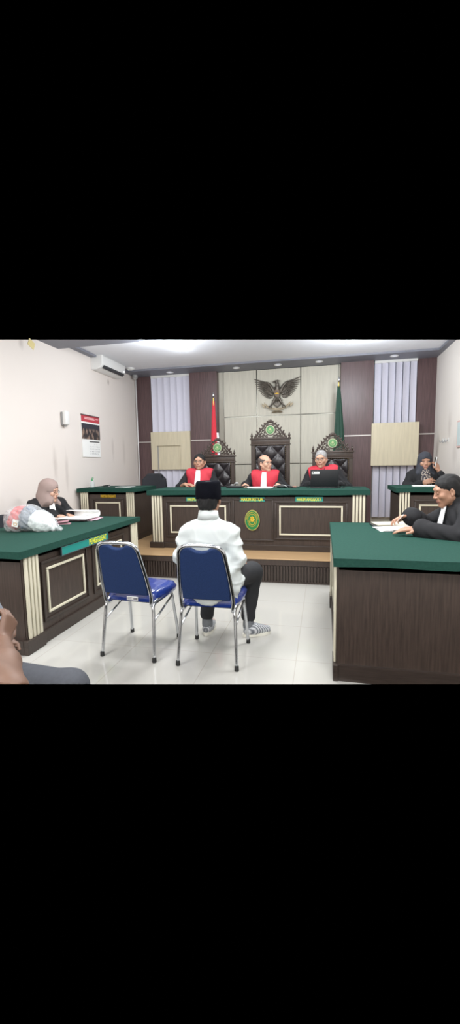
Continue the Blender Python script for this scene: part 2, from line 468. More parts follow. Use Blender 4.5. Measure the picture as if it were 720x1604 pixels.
for (x, y), nm in zip([(-2.057, 6.044), (0.373, 6.33), (-2.455, 5.51)], ['bright round downlight in the open ceiling, the one wholly in view', 'bright round downlight at the top edge of the view above the green flag', 'bright round downlight at the top edge of the view, near the ceiling beam']):
  t = thing('ceiling_downlight', nm, 'ceiling light', (x, y, 3.045), 0, 'lit ceiling downlights')
  b = nb(); lathe(b, [(0.085, 0.006), (0.09, 0.0), (0.072, -0.004), (0.07, 0.0)], seg=28); obj('rim', b, white_pl, t, 40)
  b = nb(); lathe(b, [(0.07, 0.002), (0.05, -0.004), (0.001, -0.006)], seg=28); obj('diffuser', b, bright, t, 40)
t = thing('smoke_detector', 'white round smoke detector on the ceiling beside the air conditioner', 'smoke detector', (-3.32, 6.92, 3.05))
b = nb(); lathe(b, [(0.075, 0.0), (0.075, -0.012), (0.06, -0.03), (0.03, -0.04), (0.001, -0.042)], seg=24); obj('housing', b, white_pl, t, 40)
b = nb(); ellip(b, (-0.02, -0.03, -0.038), (0.006, 0.006, 0.004), seg=8); obj('indicator_light', b, M('led', (240, 245, 255), 0.3, emit=((240, 250, 255), 3)), t, 180)
t = thing('corner_sensor', 'small grey cylindrical sensor in the left ceiling corner above the white conduit', 'sensor', (-3.44, 7.35, 3.02))
b = nb(); lathe(b, [(0.05, 0.0), (0.05, -0.05), (0.035, -0.065), (0.001, -0.067)], seg=20); obj('housing', b, grey_pl, t, 40)
b = nb(); lathe(b, [(0.03, -0.066), (0.02, -0.075), (0.001, -0.078)], seg=16); obj('sensor_lens', b, white_pl, t, 40)
b = nb(); tube(b, [(XL + 0.03, 7.5, 3.0), (XL + 0.03, 7.5, DZ)], 0.012); tagp(obj('cable_conduit', b, white_pl, None, 180), 'thin white cable conduit down the left corner of the back wall', 'conduit')

# ---------------------------------------------------------------- desks
class Face:
    """a vertical desk face: u along it, z up, d out of it"""
    def __init__(s, O, U, N): s.O, s.U, s.N = Vector(O), Vector(U), Vector(N)
    def P(s, u, z, d): return s.O + s.U * u + Vector((0, 0, z)) + s.N * d
    def box(s, bm, u0, u1, z0, z1, d0, d1, bev=0.0):
        A = s.P(u0, z0, d0); B = s.P(u1, z1, d1)
        box(bm, [min(A[i], B[i]) for i in range(3)], [max(A[i], B[i]) for i in range(3)], bev)
    def ring(s, bm, u0, u1, z0, z1, t, d0, d1, bev=0.0):
        s.box(bm, u0, u1, z0, z0 + t, d0, d1, bev); s.box(bm, u0, u1, z1 - t, z1, d0, d1, bev)
        s.box(bm, u0, u0 + t, z0 + t, z1 - t, d0, d1, bev); s.box(bm, u1 - t, u1, z0 + t, z1 - t, d0, d1, bev)

def pilaster(f, u0, u1, z0, z1, par, d=0.025):
    b = nb(); f.box(b, u0 - 0.008, u1 + 0.008, z0, z1, 0.0, 0.012)
    obj('pilaster_back', b, wood, par)
    b = nb(); n = 4; w_ = (u1 - u0) / (n + (n - 1) * 0.42)
    for i in range(n):
        a = u0 + i * w_ * 1.42
        f.box(b, a, a + w_, z0, z1, 0.012, d + 0.006, 0.006)
    obj('fluted_pilaster', b, cream, par, 40)

def panel(f, u0, u1, z0, z1, par, inner=True, off=0.055):
    b = nb(); f.ring(b, u0 - off, u1 + off, z0 - off, z1 + off, 0.022, 0.0, 0.014, 0.005)
    obj('panel_moulding', b, wood_h, par, 40)
    if inner:
        b = nb(); f.ring(b, u0, u1, z0, z1, 0.02, 0.0, 0.014, 0.004)
        obj('cream_frame', b, cream, par, 40)

def cloth_top(x0, x1, y0, y1, ztop, par, drop=0.058, seed=1):
    """table top wrapped in stapled green baize, its lower edge a little uneven"""
    rnd = random.Random(seed); b = nb()
    box(b, (x0, y0, ztop - drop), (x1, y1, ztop))
    bmesh.ops.subdivide_edges(b, edges=b.edges[:], cuts=14, use_grid_fill=True)
    for v in b.verts:
        c = v.co
        if c.z < ztop - drop + 0.002:
            c.z += 0.004 * math.sin(c.x * 9 + seed) * math.cos(c.y * 8)
        ex = min(c.x - x0, x1 - c.x); ey = min(c.y - y0, y1 - c.y)
        if c.z > ztop - 0.001 and (ex < 0.001 or ey < 0.001): c.z -= 0.005
    o = obj('green_cloth_top', b, green, par, 50)
    return o

# judges' bench on the dais
J = thing('judges_bench', 'long dark wood judges bench with green cloth top and round green court emblem', 'desk', (-0.84, 4.97, DZ))
BX0, BX1 = -1.335, 1.335
b = nb(); box(b, (BX0, 0, 0.0), (BX1, 0.03, 0.70)); box(b, (BX0, 0.03, 0.0), (BX0 + 0.025, 0.62, 0.70)); box(b, (BX1 - 0.025, 0.03, 0.0), (BX1, 0.62, 0.70)); box(b, (BX0, 0.0, 0.66), (BX1, 0.62, 0.70)); obj('body', b, wood, J)
f = Face((0, 0, 0), (1, 0, 0), (0, -1, 0))
b = nb(); f.box(b, BX0, BX1, 0.0, 0.07, 0, 0.02, 0.004); f.box(b, BX0 - 0.02, BX0 + 0.175, 0, 0.075, 0.0, 0.045, 0.004); f.box(b, BX1 - 0.175, BX1 + 0.02, 0, 0.075, 0.0, 0.045, 0.004); obj('plinth', b, wood_h, J)
pilaster(f, -1.315, -1.175, 0.075, 0.70, J); pilaster(f, 1.175, 1.315, 0.075, 0.70, J)
panel(f, -1.075, -0.335, 0.195, 0.555, J); panel(f, 0.325, 1.07, 0.195, 0.555, J); panel(f, -0.2, 0.2, 0.17, 0.59, J, False)
cloth_top(BX0 - 0.035, BX1 + 0.035, -0.05, 0.66, 0.752, J, 0.065, 3)
def plaque(f, par, uc, z0, z1, wd, text, tw, th, mat_=teal, d0=0.0, lmat=yellow, edge=True):
    b = nb(); f.box(b, uc - wd / 2, uc + wd / 2, z0, z1, d0, d0 + 0.012, 0.002)
    p = obj('name_plaque', b, mat_, par)
    t = text_bm(text, 0.1, 0.0015, 0.0022)
    place_text(t, tw, th, f.P(uc, (z0 + z1) / 2, d0 + 0.0135), f.U, f.N)
    obj('lettering', t, lmat, p)
    return p
plaque(f, J, -0.70, 0.605, 0.66, 0.305, 'HAKIM ANGGOTA', 0.27, 0.040)
plaque(f, J, -0.005, 0.605, 0.66, 0.31, 'HAKIM KETUA', 0.27, 0.042)
plaque(f, J, 0.68, 0.605, 0.665, 0.325, 'HAKIM ANGGOTA', 0.285, 0.042)
# round emblem of the court: green oval, gold rim, ring of letters, scales-like motif
def emblem(par, c, rx, rz, N=(0, -1, 0), small=False):
    N = Vector(N)
    seg = 48
    def disc(bm, k, d0, d1, scallop=0.0):
        ol = []
        for i in range(seg):
            a = 2 * PI * i / seg; kk = k * (1 + scallop * (1 if i % 4 < 2 else 0))
            ol.append((c[0] + rx * kk * math.cos(a), c[2] + rz * kk * math.sin(a)))
        prism(bm, ol, c[1] - d0, c[1] - d1, 'y')
    b = nb(); disc(b, 1.0, 0.0, 0.016, 0.07 if small else 0.0); e = obj('emblem_disc', b, M('pale_rim', (168, 174, 140), 0.5) if small else M('gold_rim', (176, 166, 92), 0.4, metal=0.4), par)
    b = nb(); disc(b, 0.90 if not small else 0.84, 0.014, 0.019); obj('green_field', b, M('emblem_green', (32, 120, 62), 0.4), e)
    b = nb()
    k = 0.60
    pts = [(c[0] + rx * k * math.cos(2 * PI * i / 40), c[1] - 0.019, c[2] + rz * k * math.sin(2 * PI * i / 40)) for i in range(40)]
    tube(b, pts, min(rx, rz) * 0.028, 5, closed=True)
    # eight-rayed flower, with small leaves and a ribbon below
    for i in range(8):
        a = i * PI / 4
        ellip(b, (c[0] + rx * 0.2 * math.cos(a), c[1] - 0.020, c[2] + rz * (0.10 + 0.2 * math.sin(a))), (rx * 0.17, 0.003, rz * 0.06), Matrix.Rotation(-a, 3, 'Y'), 8)
    pts = [(c[0] + rx * 0.42 * math.cos(a), c[1] - 0.019, c[2] - rz * 0.02 + rz * 0.42 * math.sin(a)) for a in [PI + PI * i / 12 for i in range(13)]]
    tube(b, pts, min(rx, rz) * 0.05, 5)
    obj('emblem_motif', b, M('pale_motif', (190, 196, 150), 0.5) if small else gold, e, 60)
    if not small:
        b = nb()
        s = 'MAHKAMAH AGUNG'
        for i, ch in enumerate(s):
            if ch == ' ': continue
            a = math.radians(168 - i * 156 / (len(s) - 1))
            t = text_bm(ch, 0.02, 0.0008, 0.0004)
            cx = c[0] + rx * 0.75 * math.cos(a); cz = c[2] + rz * 0.75 * math.sin(a)
            rot = a - PI / 2
            for v in t.verts:
                x, y = v.co.x * 1.1, v.co.y * 1.1
                v.co = Vector((cx + x * math.cos(rot) - y * math.sin(rot), c[1] - 0.021 - v.co.z, cz + x * math.sin(rot) + y * math.cos(rot)))
            me = bpy.data.meshes.new('t'); t.to_mesh(me); t.free(); b.from_mesh(me); bpy.data.meshes.remove(me)
        obj('emblem_lettering', b, gold, e)
    return e
emblem(J, (-0.005, -0.003, 0.375), 0.092, 0.128)

# court clerk desks on the dais, left and right
def clerk_desk(label, x0, x1, y0, y1, text, seed, sidecol):
    t = thing('clerk_desk', label, 'desk', (x0, y0, DZ)); W = x1 - x0; D = y1 - y0
    b = nb(); box(b, (0, 0, 0), (W, 0.03, 0.70)); box(b, (0, 0.03, 0), (0.025, D, 0.70)); box(b, (W - 0.025, 0.03, 0), (W, D, 0.70)); box(b, (0, 0, 0.66), (W, D, 0.70)); obj('body', b, wood, t)
    f = Face((0, 0, 0), (1, 0, 0), (0, -1, 0))
    b = nb(); f.box(b, -0.0, W, 0, 0.07, 0, 0.02, 0.004)
    box(b, (W, 0.0, 0.0), (W + 0.012, D, 0.07)); box(b, (-0.012, 0.0, 0.0), (0, D, 0.07)); obj('plinth', b, wood_h, t)
    pilaster(f, 0.01, 0.125, 0.07, 0.70, t); pilaster(f, W - 0.125, W - 0.01, 0.07, 0.70, t)
    panel(f, 0.235, W - 0.235, 0.18, 0.55, t)
    cloth_top(-0.035, W + 0.035, -0.05, D + 0.03, 0.752, t, 0.055, seed)
    if text:
        tb = text_bm(text, 0.1, 0.004, 0.002)
        place_text(tb, 0.235, 0.042, f.P(W / 2 + 0.01, 0.635, 0.006), f.U, f.N); obj('lettering', tb, gold, t)
    return t
clerk_desk('dark wood clerk desk with gold lettering PANITERA PENGGANTI on the left of the dais', -3.46, -2.60, 5.40, 6.05, 'PANITERA PENGGANTI', 5, 1)
clerk_desk('dark wood clerk desk on the right of the dais behind the man reading', 0.885, 1.76, 5.27, 5.87, None, 6, 0)

# plaintiff's desk, left foreground
ZT = 0.768
t = thing('plaintiff_desk', 'large dark wood desk with green cloth top and a PENGGUGAT plaque on the left', 'desk', (-2.09, 2.46, 0)); PD = t
LD = 1.85
b = nb(); box(b, (-0.03, 0, 0), (0, LD, 0.72)); box(b, (-0.93, 0, 0), (-0.03, 0.03, 0.72)); box(b, (-0.93, LD - 0.03, 0), (-0.03, LD, 0.72)); box(b, (-0.93, 0, 0.68), (0, LD, 0.72)); obj('body', b, wood, t)
f = Face((0, 0, 0), (0, 1, 0), (1, 0, 0))
b = nb(); f.box(b, 0.15, LD - 0.15, 0, 0.095, 0, 0.022, 0.004); f.box(b, -0.03, 0.17, 0, 0.105, -0.0, 0.04, 0.004); f.box(b, LD - 0.17, LD + 0.03, 0, 0.105, 0, 0.04, 0.004)
box(b, (-0.95, -0.03, 0), (0.0, 0.0, 0.105)); obj('plinth', b, wood_h, t)
pilaster(f, 0.012, 0.155, 0.105, 0.72, t); pilaster(f, LD - 0.155, LD - 0.012, 0.105, 0.72, t)
panel(f, 0.265, 0.775, 0.215, 0.575, t, off=0.06); panel(f, 0.975, 1.49, 0.215, 0.575, t, off=0.06)
cloth_top(-0.98, 0.045, -0.05, LD + 0.045, ZT, t, 0.056, 9)
p = plaque(f, t, 0.80, 0.632, 0.706, 0.74, 'PENGGUGAT', 0.30, 0.052, d0=0.022)
for ch in p.children:
    ch.location.y += 0.185
b = nb(); f.ring(b, 0.80 - 0.37, 0.80 + 0.37, 0.632, 0.706, 0.005, 0.022, 0.036); obj('plaque_border', b, M('steel_edge', (120, 140, 150), 0.3, metal=0.6), p)

# defendant's counsel desk, right foreground
t = thing('counsel_desk', 'large dark wood desk with green cloth top in the right foreground', 'desk', (0.10, 2.52, 0)); RD = 1.46; RW = 0.83
b = nb(); box(b, (0, 0, 0), (RW, 0.03, 0.735)); box(b, (0, 0.03, 0), (0.03, RD, 0.735)); box(b, (0.03, RD - 0.03, 0), (RW, RD, 0.735)); box(b, (0, 0, 0.70), (RW, RD, 0.735)); obj('body', b, wood, t)
f = Face((0, 0, 0), (0, 1, 0), (-1, 0, 0))
b = nb(); f.box(b, -0.03, 0.17, 0, 0.105, 0, 0.03, 0.003); f.box(b, RD - 0.17, RD + 0.01, 0, 0.105, 0, 0.03, 0.003); f.box(b, 0.17, RD - 0.17, 0, 0.095, 0, 0.018, 0.003)
box(b, (-0.0, -0.022, 0), (RW + 0.02, 0.0, 0.105)); obj('plinth', b, wood_h, t)
pilaster(f, 0.01, 0.15, 0.105, 0.735, t, 0.02); pilaster(f, RD - 0.15, RD - 0.01, 0.105, 0.735, t, 0.02)
panel(f, 0.25, 0.64, 0.215, 0.575, t); panel(f, 0.82, 1.21, 0.215, 0.575, t)
cloth_top(-0.035, RW + 0.035, -0.05, RD + 0.03, 0.785, t, 0.052, 12)
bpy.context.view_layer.update()
for c in list(t.children):
    if c.name.split('.')[0] in ('body', 'plinth'): trim(c, 1072, False)

# ---------------------------------------------------------------- banquet chairs
def make_chair(label):
    """origin: floor centre between the rear feet; seat runs towards +y"""
    t = thing('banquet_chair', label, 'chair', (0, 0, 0), 0, None)
    HW = 0.203
    for s in (-1, 1):
        X = s * HW; xt = s * 0.182
        b = nb()
        tube(b, smoothpath([(X, 0.0, 0.012), (xt + s * 0.006, 0.045, 0.31), (xt, 0.055, 0.37), (xt, 0.10, 0.405), (xt, 0.22, 0.408), (xt, 0.33, 0.405), (xt, 0.372, 0.37), (xt + s * 0.004, 0.383, 0.31), (X, 0.432, 0.012)], 6), 0.0115, 10)
        lg = obj('leg_frame', b, chrome, t, 180)
        b = nb(); tube(b, [(xt + s * 0.004, 0.052, 0.27), (xt + s * 0.002, 0.378, 0.36)], 0.0075, 8); obj('side_brace', b, chrome, t, 180)
        for yy in (0.0, 0.432):
            b = nb(); lathe(b, [(0.0145, 0.0), (0.0155, 0.004), (0.0145, 0.03), (0.012, 0.034)], (X, yy, 0), 14); obj('rubber_foot', b, rubber, lg, 40)
    # back frame: an upside-down U leaning back
    b = nb(); zb = 0.392
    def BP(x, h): return (x * (1.0 - .10 * h), 0.050 - 0.120 * h - 0.015 * h * h, zb + 0.445 * h)
    pts = [BP(-0.172, -0.02), BP(-0.183, 0.15), BP(-0.180, 0.45), BP(-0.168, 0.8), BP(-0.158, 0.93), BP(-0.125, 1.0), BP(-0.06, 1.02), BP(0.06, 1.02), BP(0.125, 1.0), BP(0.158, 0.93), BP(0.168, 0.8), BP(0.180, 0.45), BP(0.183, 0.15), BP(0.172, -0.02)]
    pts = [(pts[0][0], 0.16, 0.392)] + pts + [(pts[-1][0], 0.16, 0.392)]
    sp = smoothpath(pts, 6)
    # oval section tube: two tubes side by side read as the flat oval frame
    tube(b, sp, 0.0125, 10); obj('back_frame', b, chrome, t, 180)
    # padded back panel with scooped top
    ol = []
    for (x, h) in [(-0.166, 0.16), (-0.168, 0.45), (-0.157, 0.8), (-0.148, 0.92), (-0.125, 0.965), (-0.085, 0.972), (-0.06, 0.955), (-0.04, 0.93), (0.0, 0.917), (0.04, 0.93), (0.06, 0.955), (0.085, 0.972), (0.125, 0.965), (0.148, 0.92), (0.157, 0.8), (0.168, 0.45), (0.166, 0.16)]: ol.append((x, h))
    b = nb()
    A = [b.verts.new(Vector(BP(x, h)) + Vector((0, -0.008, -0.003))) for x, h in ol]; B = [b.verts.new(Vector(BP(x, h)) + Vector((0, 0.022, 0.008))) for x, h in ol]
    b.faces.new(A); b.faces.new(B[::-1])
    for i in range(len(A)): b.faces.new((A[i], B[i], B[(i + 1) % len(A)], A[(i + 1) % len(A)]))
    o = obj('backrest', b, blue_fab, t, 40)
    md = o.modifiers.new('bev', 'BEVEL'); md.width = 0.006; md.segments = 2; md.limit_method = 'ANGLE'
    # seat cushion in glossy wrapped vinyl
    b = nb()
    nx, ny = 18, 18
    W2 = 0.215; y0, y1 = 0.080, 0.44
    def ring(z, k, off): pass
    def sq(u, v):  # rounded-square mapping
        return u * (1 - 0.06 * v * v), v * (1 - 0.06 * u * u)
    top = {}; rnd = random.Random(4)
    for j in range(ny + 1):
        for i in range(nx + 1):
            u = -1 + 2 * i / nx; v = -1 + 2 * j / ny
            uu, vv = sq(u, v)
            tap = 1 - 0.09 * (1 - (v + 1) / 2)
            e = max(abs(u), abs(v))
            z = 0.468 - 0.045 * max(0, (e - 0.78) / 0.22) ** 2.2 + 0.006 * (1 - u * u) + rnd.uniform(-0.0012, 0.0012)
            top[i, j] = b.verts.new((uu * W2 * tap, (y0 + y1) / 2 + vv * (y1 - y0) / 2, z))
    bot = {}
    for j in range(ny + 1):
        for i in range(nx + 1):
            if i in (0, nx) or j in (0, ny):
                c = top[i, j].co; bot[i, j] = b.verts.new((c.x * 0.97, (c.y - 0.24) * 0.97 + 0.24, 0.392))
    for j in range(ny):
        for i in range(nx): b.faces.new((top[i, j], top[i + 1, j], top[i + 1, j + 1], top[i, j + 1]))
    loop = [(i, 0) for i in range(nx)] + [(nx, j) for j in range(ny)] + [(i, ny) for i in range(nx, 0, -1)] + [(0, j) for j in range(ny, 0, -1)]
    for q in range(len(loop)):
        a, c = loop[q], loop[(q + 1) % len(loop)]
        b.faces.new((top[a], bot[a], bot[c], top[c]))
    b.faces.new([bot[q] for q in loop])
    obj('seat_cushion', b, blue_vinyl, t, 60)
    b = nb(); box(b, (-0.19, 0.10, 0.384), (0.19, 0.42, 0.394)); obj('seat_board', b, black_pl, t)
    return t
ch1 = make_chair('empty blue and chrome banquet chair on the left')
ch1.location = (-1.325, 2.525, 0); ch1.rotation_euler = (0, 0, math.radians(-3))
b = nb(); box(b, (-0.03, 0.0745, 0.400), (0.055, 0.0815, 0.428), 0.001); lb = obj('paper_label', b, paper, ch1)
b = nb()
for i in range(4): box(b, (-0.024, 0.0735, 0.405 + i * 0.006), (0.0 + 0.01 * (i % 2), 0.0744, 0.407 + i * 0.006))
box(b, (0.022, 0.0735, 0.405), (0.05, 0.0744, 0.421)); obj('printed_lines', b, M('grey_print', (150, 150, 155), 0.6), lb)
ch2 = make_chair('blue and chrome banquet chair under the seated man in the white shirt')
ch2.location = (-0.744, 2.505, 0)
ch1['group'] = ch2['group'] = 'blue banquet chairs'

# ---------------------------------------------------------------- thrones
def spiral(c, r0, turns, a0, dirn=1, n=26, y=0.0, k=0.86):
    out = []
    for i in range(n):
        s = i / (n - 1); a = a0 + dirn * turns * 2 * PI * s; r = r0 * (1 - k * s)
        out.append((c[0] + r * math.cos(a), y, c[1] + r * math.sin(a)))
    return out

def throne(label, loc, H, W=0.58):
    """origin: dais floor under the middle of the back; front is -y"""
    t = thing('carved_throne', label, 'chair', loc, 0, 'carved thrones behind the bench')
    hw = W / 2
    for s in (-1, 1):
        b = nb(); box(b, (s * (hw - 0.062), -0.03, 0) if s < 0 else (hw - 0.062, -0.03, 0), (s * hw, 0.03, H - 0.085), 0.004)
        box(b, (s * (hw - 0.012), -0.036, 0.5), (s * (hw - 0.05), -0.03, H - 0.1), 0.003)
        obj('back_post', b, carved, t)
    b = nb(); box(b, (-hw, -0.035, H - 0.085), (hw, 0.035, H), 0.003)
    box(b, (-hw - 0.018, -0.05, H - 0.012), (hw + 0.018, 0.045, H + 0.006), 0.004); box(b, (-hw - 0.012, -0.045, H - 0.095), (hw + 0.012, 0.042, H - 0.08), 0.004)
    obj('top_rail', b, carved, t, 40)
    # tufted leather back
    b = nb(); nx, nz = 48, 84; x0, x1, z0, z1 = -hw + 0.062, hw - 0.062, 0.42, H - 0.095
    pw, ph = (x1 - x0) / 4.0, 0.125
    G = {}
    for j in range(nz + 1):
        for i in range(nx + 1):
            x = x0 + (x1 - x0) * i / nx; z = z0 + (z1 - z0) * j / nz
            u = (x - x0) / pw; v = (z1 - z) / ph
            p, q = (u + v) / 2, (u - v) / 2
            hgt = (abs(math.sin(PI * p)) * abs(math.sin(PI * q))) ** 0.4
            e = min(x - x0, x1 - x, z1 - z, z - z0)
            m = min(1, e / 0.02)
            G[i, j] = b.verts.new((x, -0.022 - 0.036 * hgt * m, z))
    for j in range(nz):
        for i in range(nx): b.faces.new((G[i, j], G[i + 1, j], G[i + 1, j + 1], G[i, j + 1]))
    bk = obj('tufted_leather_back', b, leather, t, 180)
    b = nb(); box(b, (x0, -0.02, z0), (x1, 0.02, z1)); obj('back_panel', b, carved, t)
    b = nb()
    for r in range(1, int((z1 - z0) / ph)):
        for c in range(0, 5):
            if (r + c) % 2 == 0 and 0 < c < 4:
                ellip(b, (x0 + c * pw, -0.026, z1 - r * ph), (0.011, 0.006, 0.011), seg=8); obj('leather_button', b, leather, bk, 180); b = nb()
    b = nb()
    k = int((z1 - z0) / 0.028)
    for s in (-1, 1):
        for i in range(k): ellip(b, (s * (hw - 0.066), -0.034, z0 + 0.02 + i * 0.028), (0.006, 0.004, 0.006), seg=6)
    for i in range(int((x1 - x0) / 0.028)): ellip(b, (x0 + 0.014 + i * 0.028, -0.034, z1 - 0.004), (0.006, 0.004, 0.006), seg=6)
    st = obj('nailheads', b, M('dull_brass', (120, 104, 70), 0.35, metal=0.8), t, 180); st['kind'] = 'stuff'
    # seat, arms, front legs
    b = nb(); box(b, (-hw + 0.02, -0.5, 0.24), (hw - 0.02, -0.03, 0.33), 0.01); obj('seat_frame', b, carved, t)
    b = nb(); box(b, (-hw + 0.06, -0.48, 0.33), (hw - 0.06, -0.06, 0.375), 0.02); obj('seat_cushion', b, leather, t, 40)
    for s in (-1, 1):
        b = nb(); tube(b, smoothpath([(s * (hw - 0.03), -0.03, 0.60), (s * (hw - 0.02), -0.25, 0.61), (s * (hw - 0.02), -0.40, 0.60), (s * (hw - 0.02), -0.45, 0.57)], 5), 0.026, 8); tube(b, [(s * (hw - 0.03), -0.45, 0.30), (s * (hw - 0.03), -0.40, 0.45), (s * (hw - 0.02), -0.42, 0.60)], 0.022, 8); obj('armrest', b, carved, t, 180)
        b = nb(); lathe(b, [(0.02, 0), (0.035, 0.03), (0.02, 0.08), (0.034, 0.18), (0.026, 0.26), (0.036, 0.30)], (s * (hw - 0.05), -0.46, 0), 12); obj('front_leg', b, carved, t, 180)
    # carved crest
    cr = nb(); S = 1.0
    def path(pts, r, n=5): tube(cr, smoothpath([(p[0], -0.008, H + p[1]) for p in pts], n), r, 6)
    for s in (-1, 1):
        path([(s * .225, .008), (s * .212, .05), (s * .175, .085), (s * .15, .125), (s * .115, .16), (s * .09, .20), (s * .055, .225), (0, .245)], [.012] * 36)
        path([(s * .20, .012), (s * .16, .03), (s * .12, .04), (s * .085, .06)], .011)
        for (cx, cz, r, a0, d) in [(.178, .055, .030, PI * .2, 1), (.125, .055, .030, PI * 1.2, -1), (.135, .118, .026, PI * .1, 1), (.10, .168, .024, PI * .3, 1), (.06, .03, .022, 0, 1), (.105, .02, .018, PI, 1), (.155, .02, .014, 0, -1), (.055, .208, .02, PI * .4, 1)]:
            tube(cr, [(s * p[0], -0.012, H + p[2]) for p in spiral((cx, cz), r, 1.2, a0, d)], [0.0095 - 0.004 * i / 25 for i in range(26)], 6)
        for (cx, cz, an, L) in [(.195, .10, .9, .03), (.155, .15, 1.0, .026), (.118, .19, .8, .026), (.215, .055, 1.3, .024), (.08, .225, .5, .024), (.035, .245, .3, .022), (.085, .10, 1.8, .025), (.10, .125, 2.2, .022), (.14, .085, 2.2, .02), (.045, .012, .2, .03), (.19, .02, .2, .02)]:
            ellip(cr, (s * cx, -0.012, H + cz), (L, 0.012, L * 0.42), Matrix.Rotation(-an if s > 0 else an, 3, 'Y'), 8)
    for a in (-50, -25, 0, 25, 50):
        r_ = math.radians(a)
        ellip(cr, (0.035 * math.sin(r_), -0.012, H + .228 + 0.03 * math.cos(r_)), (0.011, 0.012, 0.028), Matrix.Rotation(r_, 3, 'Y'), 8)
    for i in range(24):
        a = 2 * PI * i / 24
        ellip(cr, (0.078 * math.cos(a), -0.012, H + .128 + 0.078 * math.sin(a)), (0.010, 0.010, 0.010), None, 6)
    box(cr, (-.235, -0.018, H + 0.004), (.235, 0.012, H + 0.018), 0.003)
    obj('carved_crest', cr, carved, t, 60)
    emblem(t, (0, -0.012, H + .128), 0.064, 0.064, small=True)
    for s in (-1, 1):
        b = nb(); lathe(b, [(0.018, 0), (0.02, 0.012), (0.009, 0.02), (0.02, 0.036), (0.021, 0.046), (0.009, 0.06), (0.013, 0.068), (0.005, 0.082), (0.001, 0.095)], (s * (hw - 0.01), 0, H + 0.004), 12); obj('finial', b, carved, t, 60)
        b = nb(); lathe(b, [(0.014, 0), (0.018, 0.015), (0.014, 0.03), (0.003, 0.04)], (s * (hw - 0.055), 0, H + 0.004), 12); obj('small_finial', b, carved, t, 60)
    return t
throne('tallest carved wooden throne with black tufted leather, behind the middle judge', (-0.78, 6.27, DZ), 1.436, 0.585)
throne('carved wooden throne with black tufted leather, behind the left judge', (-1.60, 6.27, DZ), 1.19, 0.54)
throne('carved wooden throne with black tufted leather, behind the judge at the laptop', (0.13, 6.27, DZ), 1.216, 0.575)

# black office chairs
def office_chair(label, loc, rz, H, st=.50):
    t = thing('office_chair', label, 'chair', loc, rz)
    b = nb()
    nx, nz = 14, 14; G = {}
    for j in range(nz + 1):
        for i in range(nx + 1):
            u = -1 + 2 * i / nx; v = j / nz
            wd = 0.225 * (1 - 0.10 * v ** 3) * (1 - 0.25 * max(0, v - 0.85) ** 2 / 0.0225 * abs(u) ** 4)
            zz = H - 0.45 + 0.45 * v - 0.05 * abs(u) ** 4 * (v ** 4)
            G[i, j] = b.verts.new((u * wd, 0.02 * (1 - u * u), zz))
    for j in range(nz):
        for i in range(nx): b.faces.new((G[i, j], G[i + 1, j], G[i + 1, j + 1], G[i, j + 1]))
    o = obj('backrest', b, M('office_black', (40, 42, 48), 0.6, var=0.1), t, 180)
    md = o.modifiers.new('s', 'SOLIDIFY'); md.thickness = 0.05; md = o.modifiers.new('b', 'BEVEL'); md.width = 0.015; md.segments = 2
    b = nb(); box(b, (-0.23, -0.46, st - .08), (0.23, 0.0, st), 0.03); obj('seat', b, MATS['office_black'], t, 40)
    b = nb(); tube(b, [(0, -0.22, 0.1), (0, -0.22, st - .07)], 0.03, 10); tube(b, [(0, -0.1, st - .06), (0, 0.05, st - .04), (0, 0.06, H - 0.25)], 0.02, 8); obj('column', b, black_pl, t, 60)
    b = nb()
    for i in range(5):
        a = 2 * PI * i / 5
        tube(b, [(0, -0.22, 0.12), (0.26 * math.cos(a), -0.22 + 0.26 * math.sin(a), 0.07)], 0.018, 8); ellip(b, (0.26 * math.cos(a), -0.22 + 0.26 * math.sin(a), 0.028), (0.02, 0.028, 0.028), seg=10)
    obj('castor_base', b, black_pl, t, 60)
office_chair('black office chair behind the left clerk desk', (-2.80, 6.58, DZ), 0, 0.93)
office_chair('black office chair behind the woman at the left desk, cut by the frame edge', (-3.29, 3.62, 0), math.radians(80), 0.86)

office_chair('black office chair under the man reading at the right foreground desk', (1.13 + .20, 3.46, 0), -PI / 2 + .10, 0.84, .455)
office_chair('black office chair under the woman in the pale pink headscarf', (-3.20 - .17, 4.29, 0), math.radians(62), 0.74, .43)
office_chair('black office chair under the woman holding the phone', (1.32, 6.30, DZ), 0, 0.86, .41)

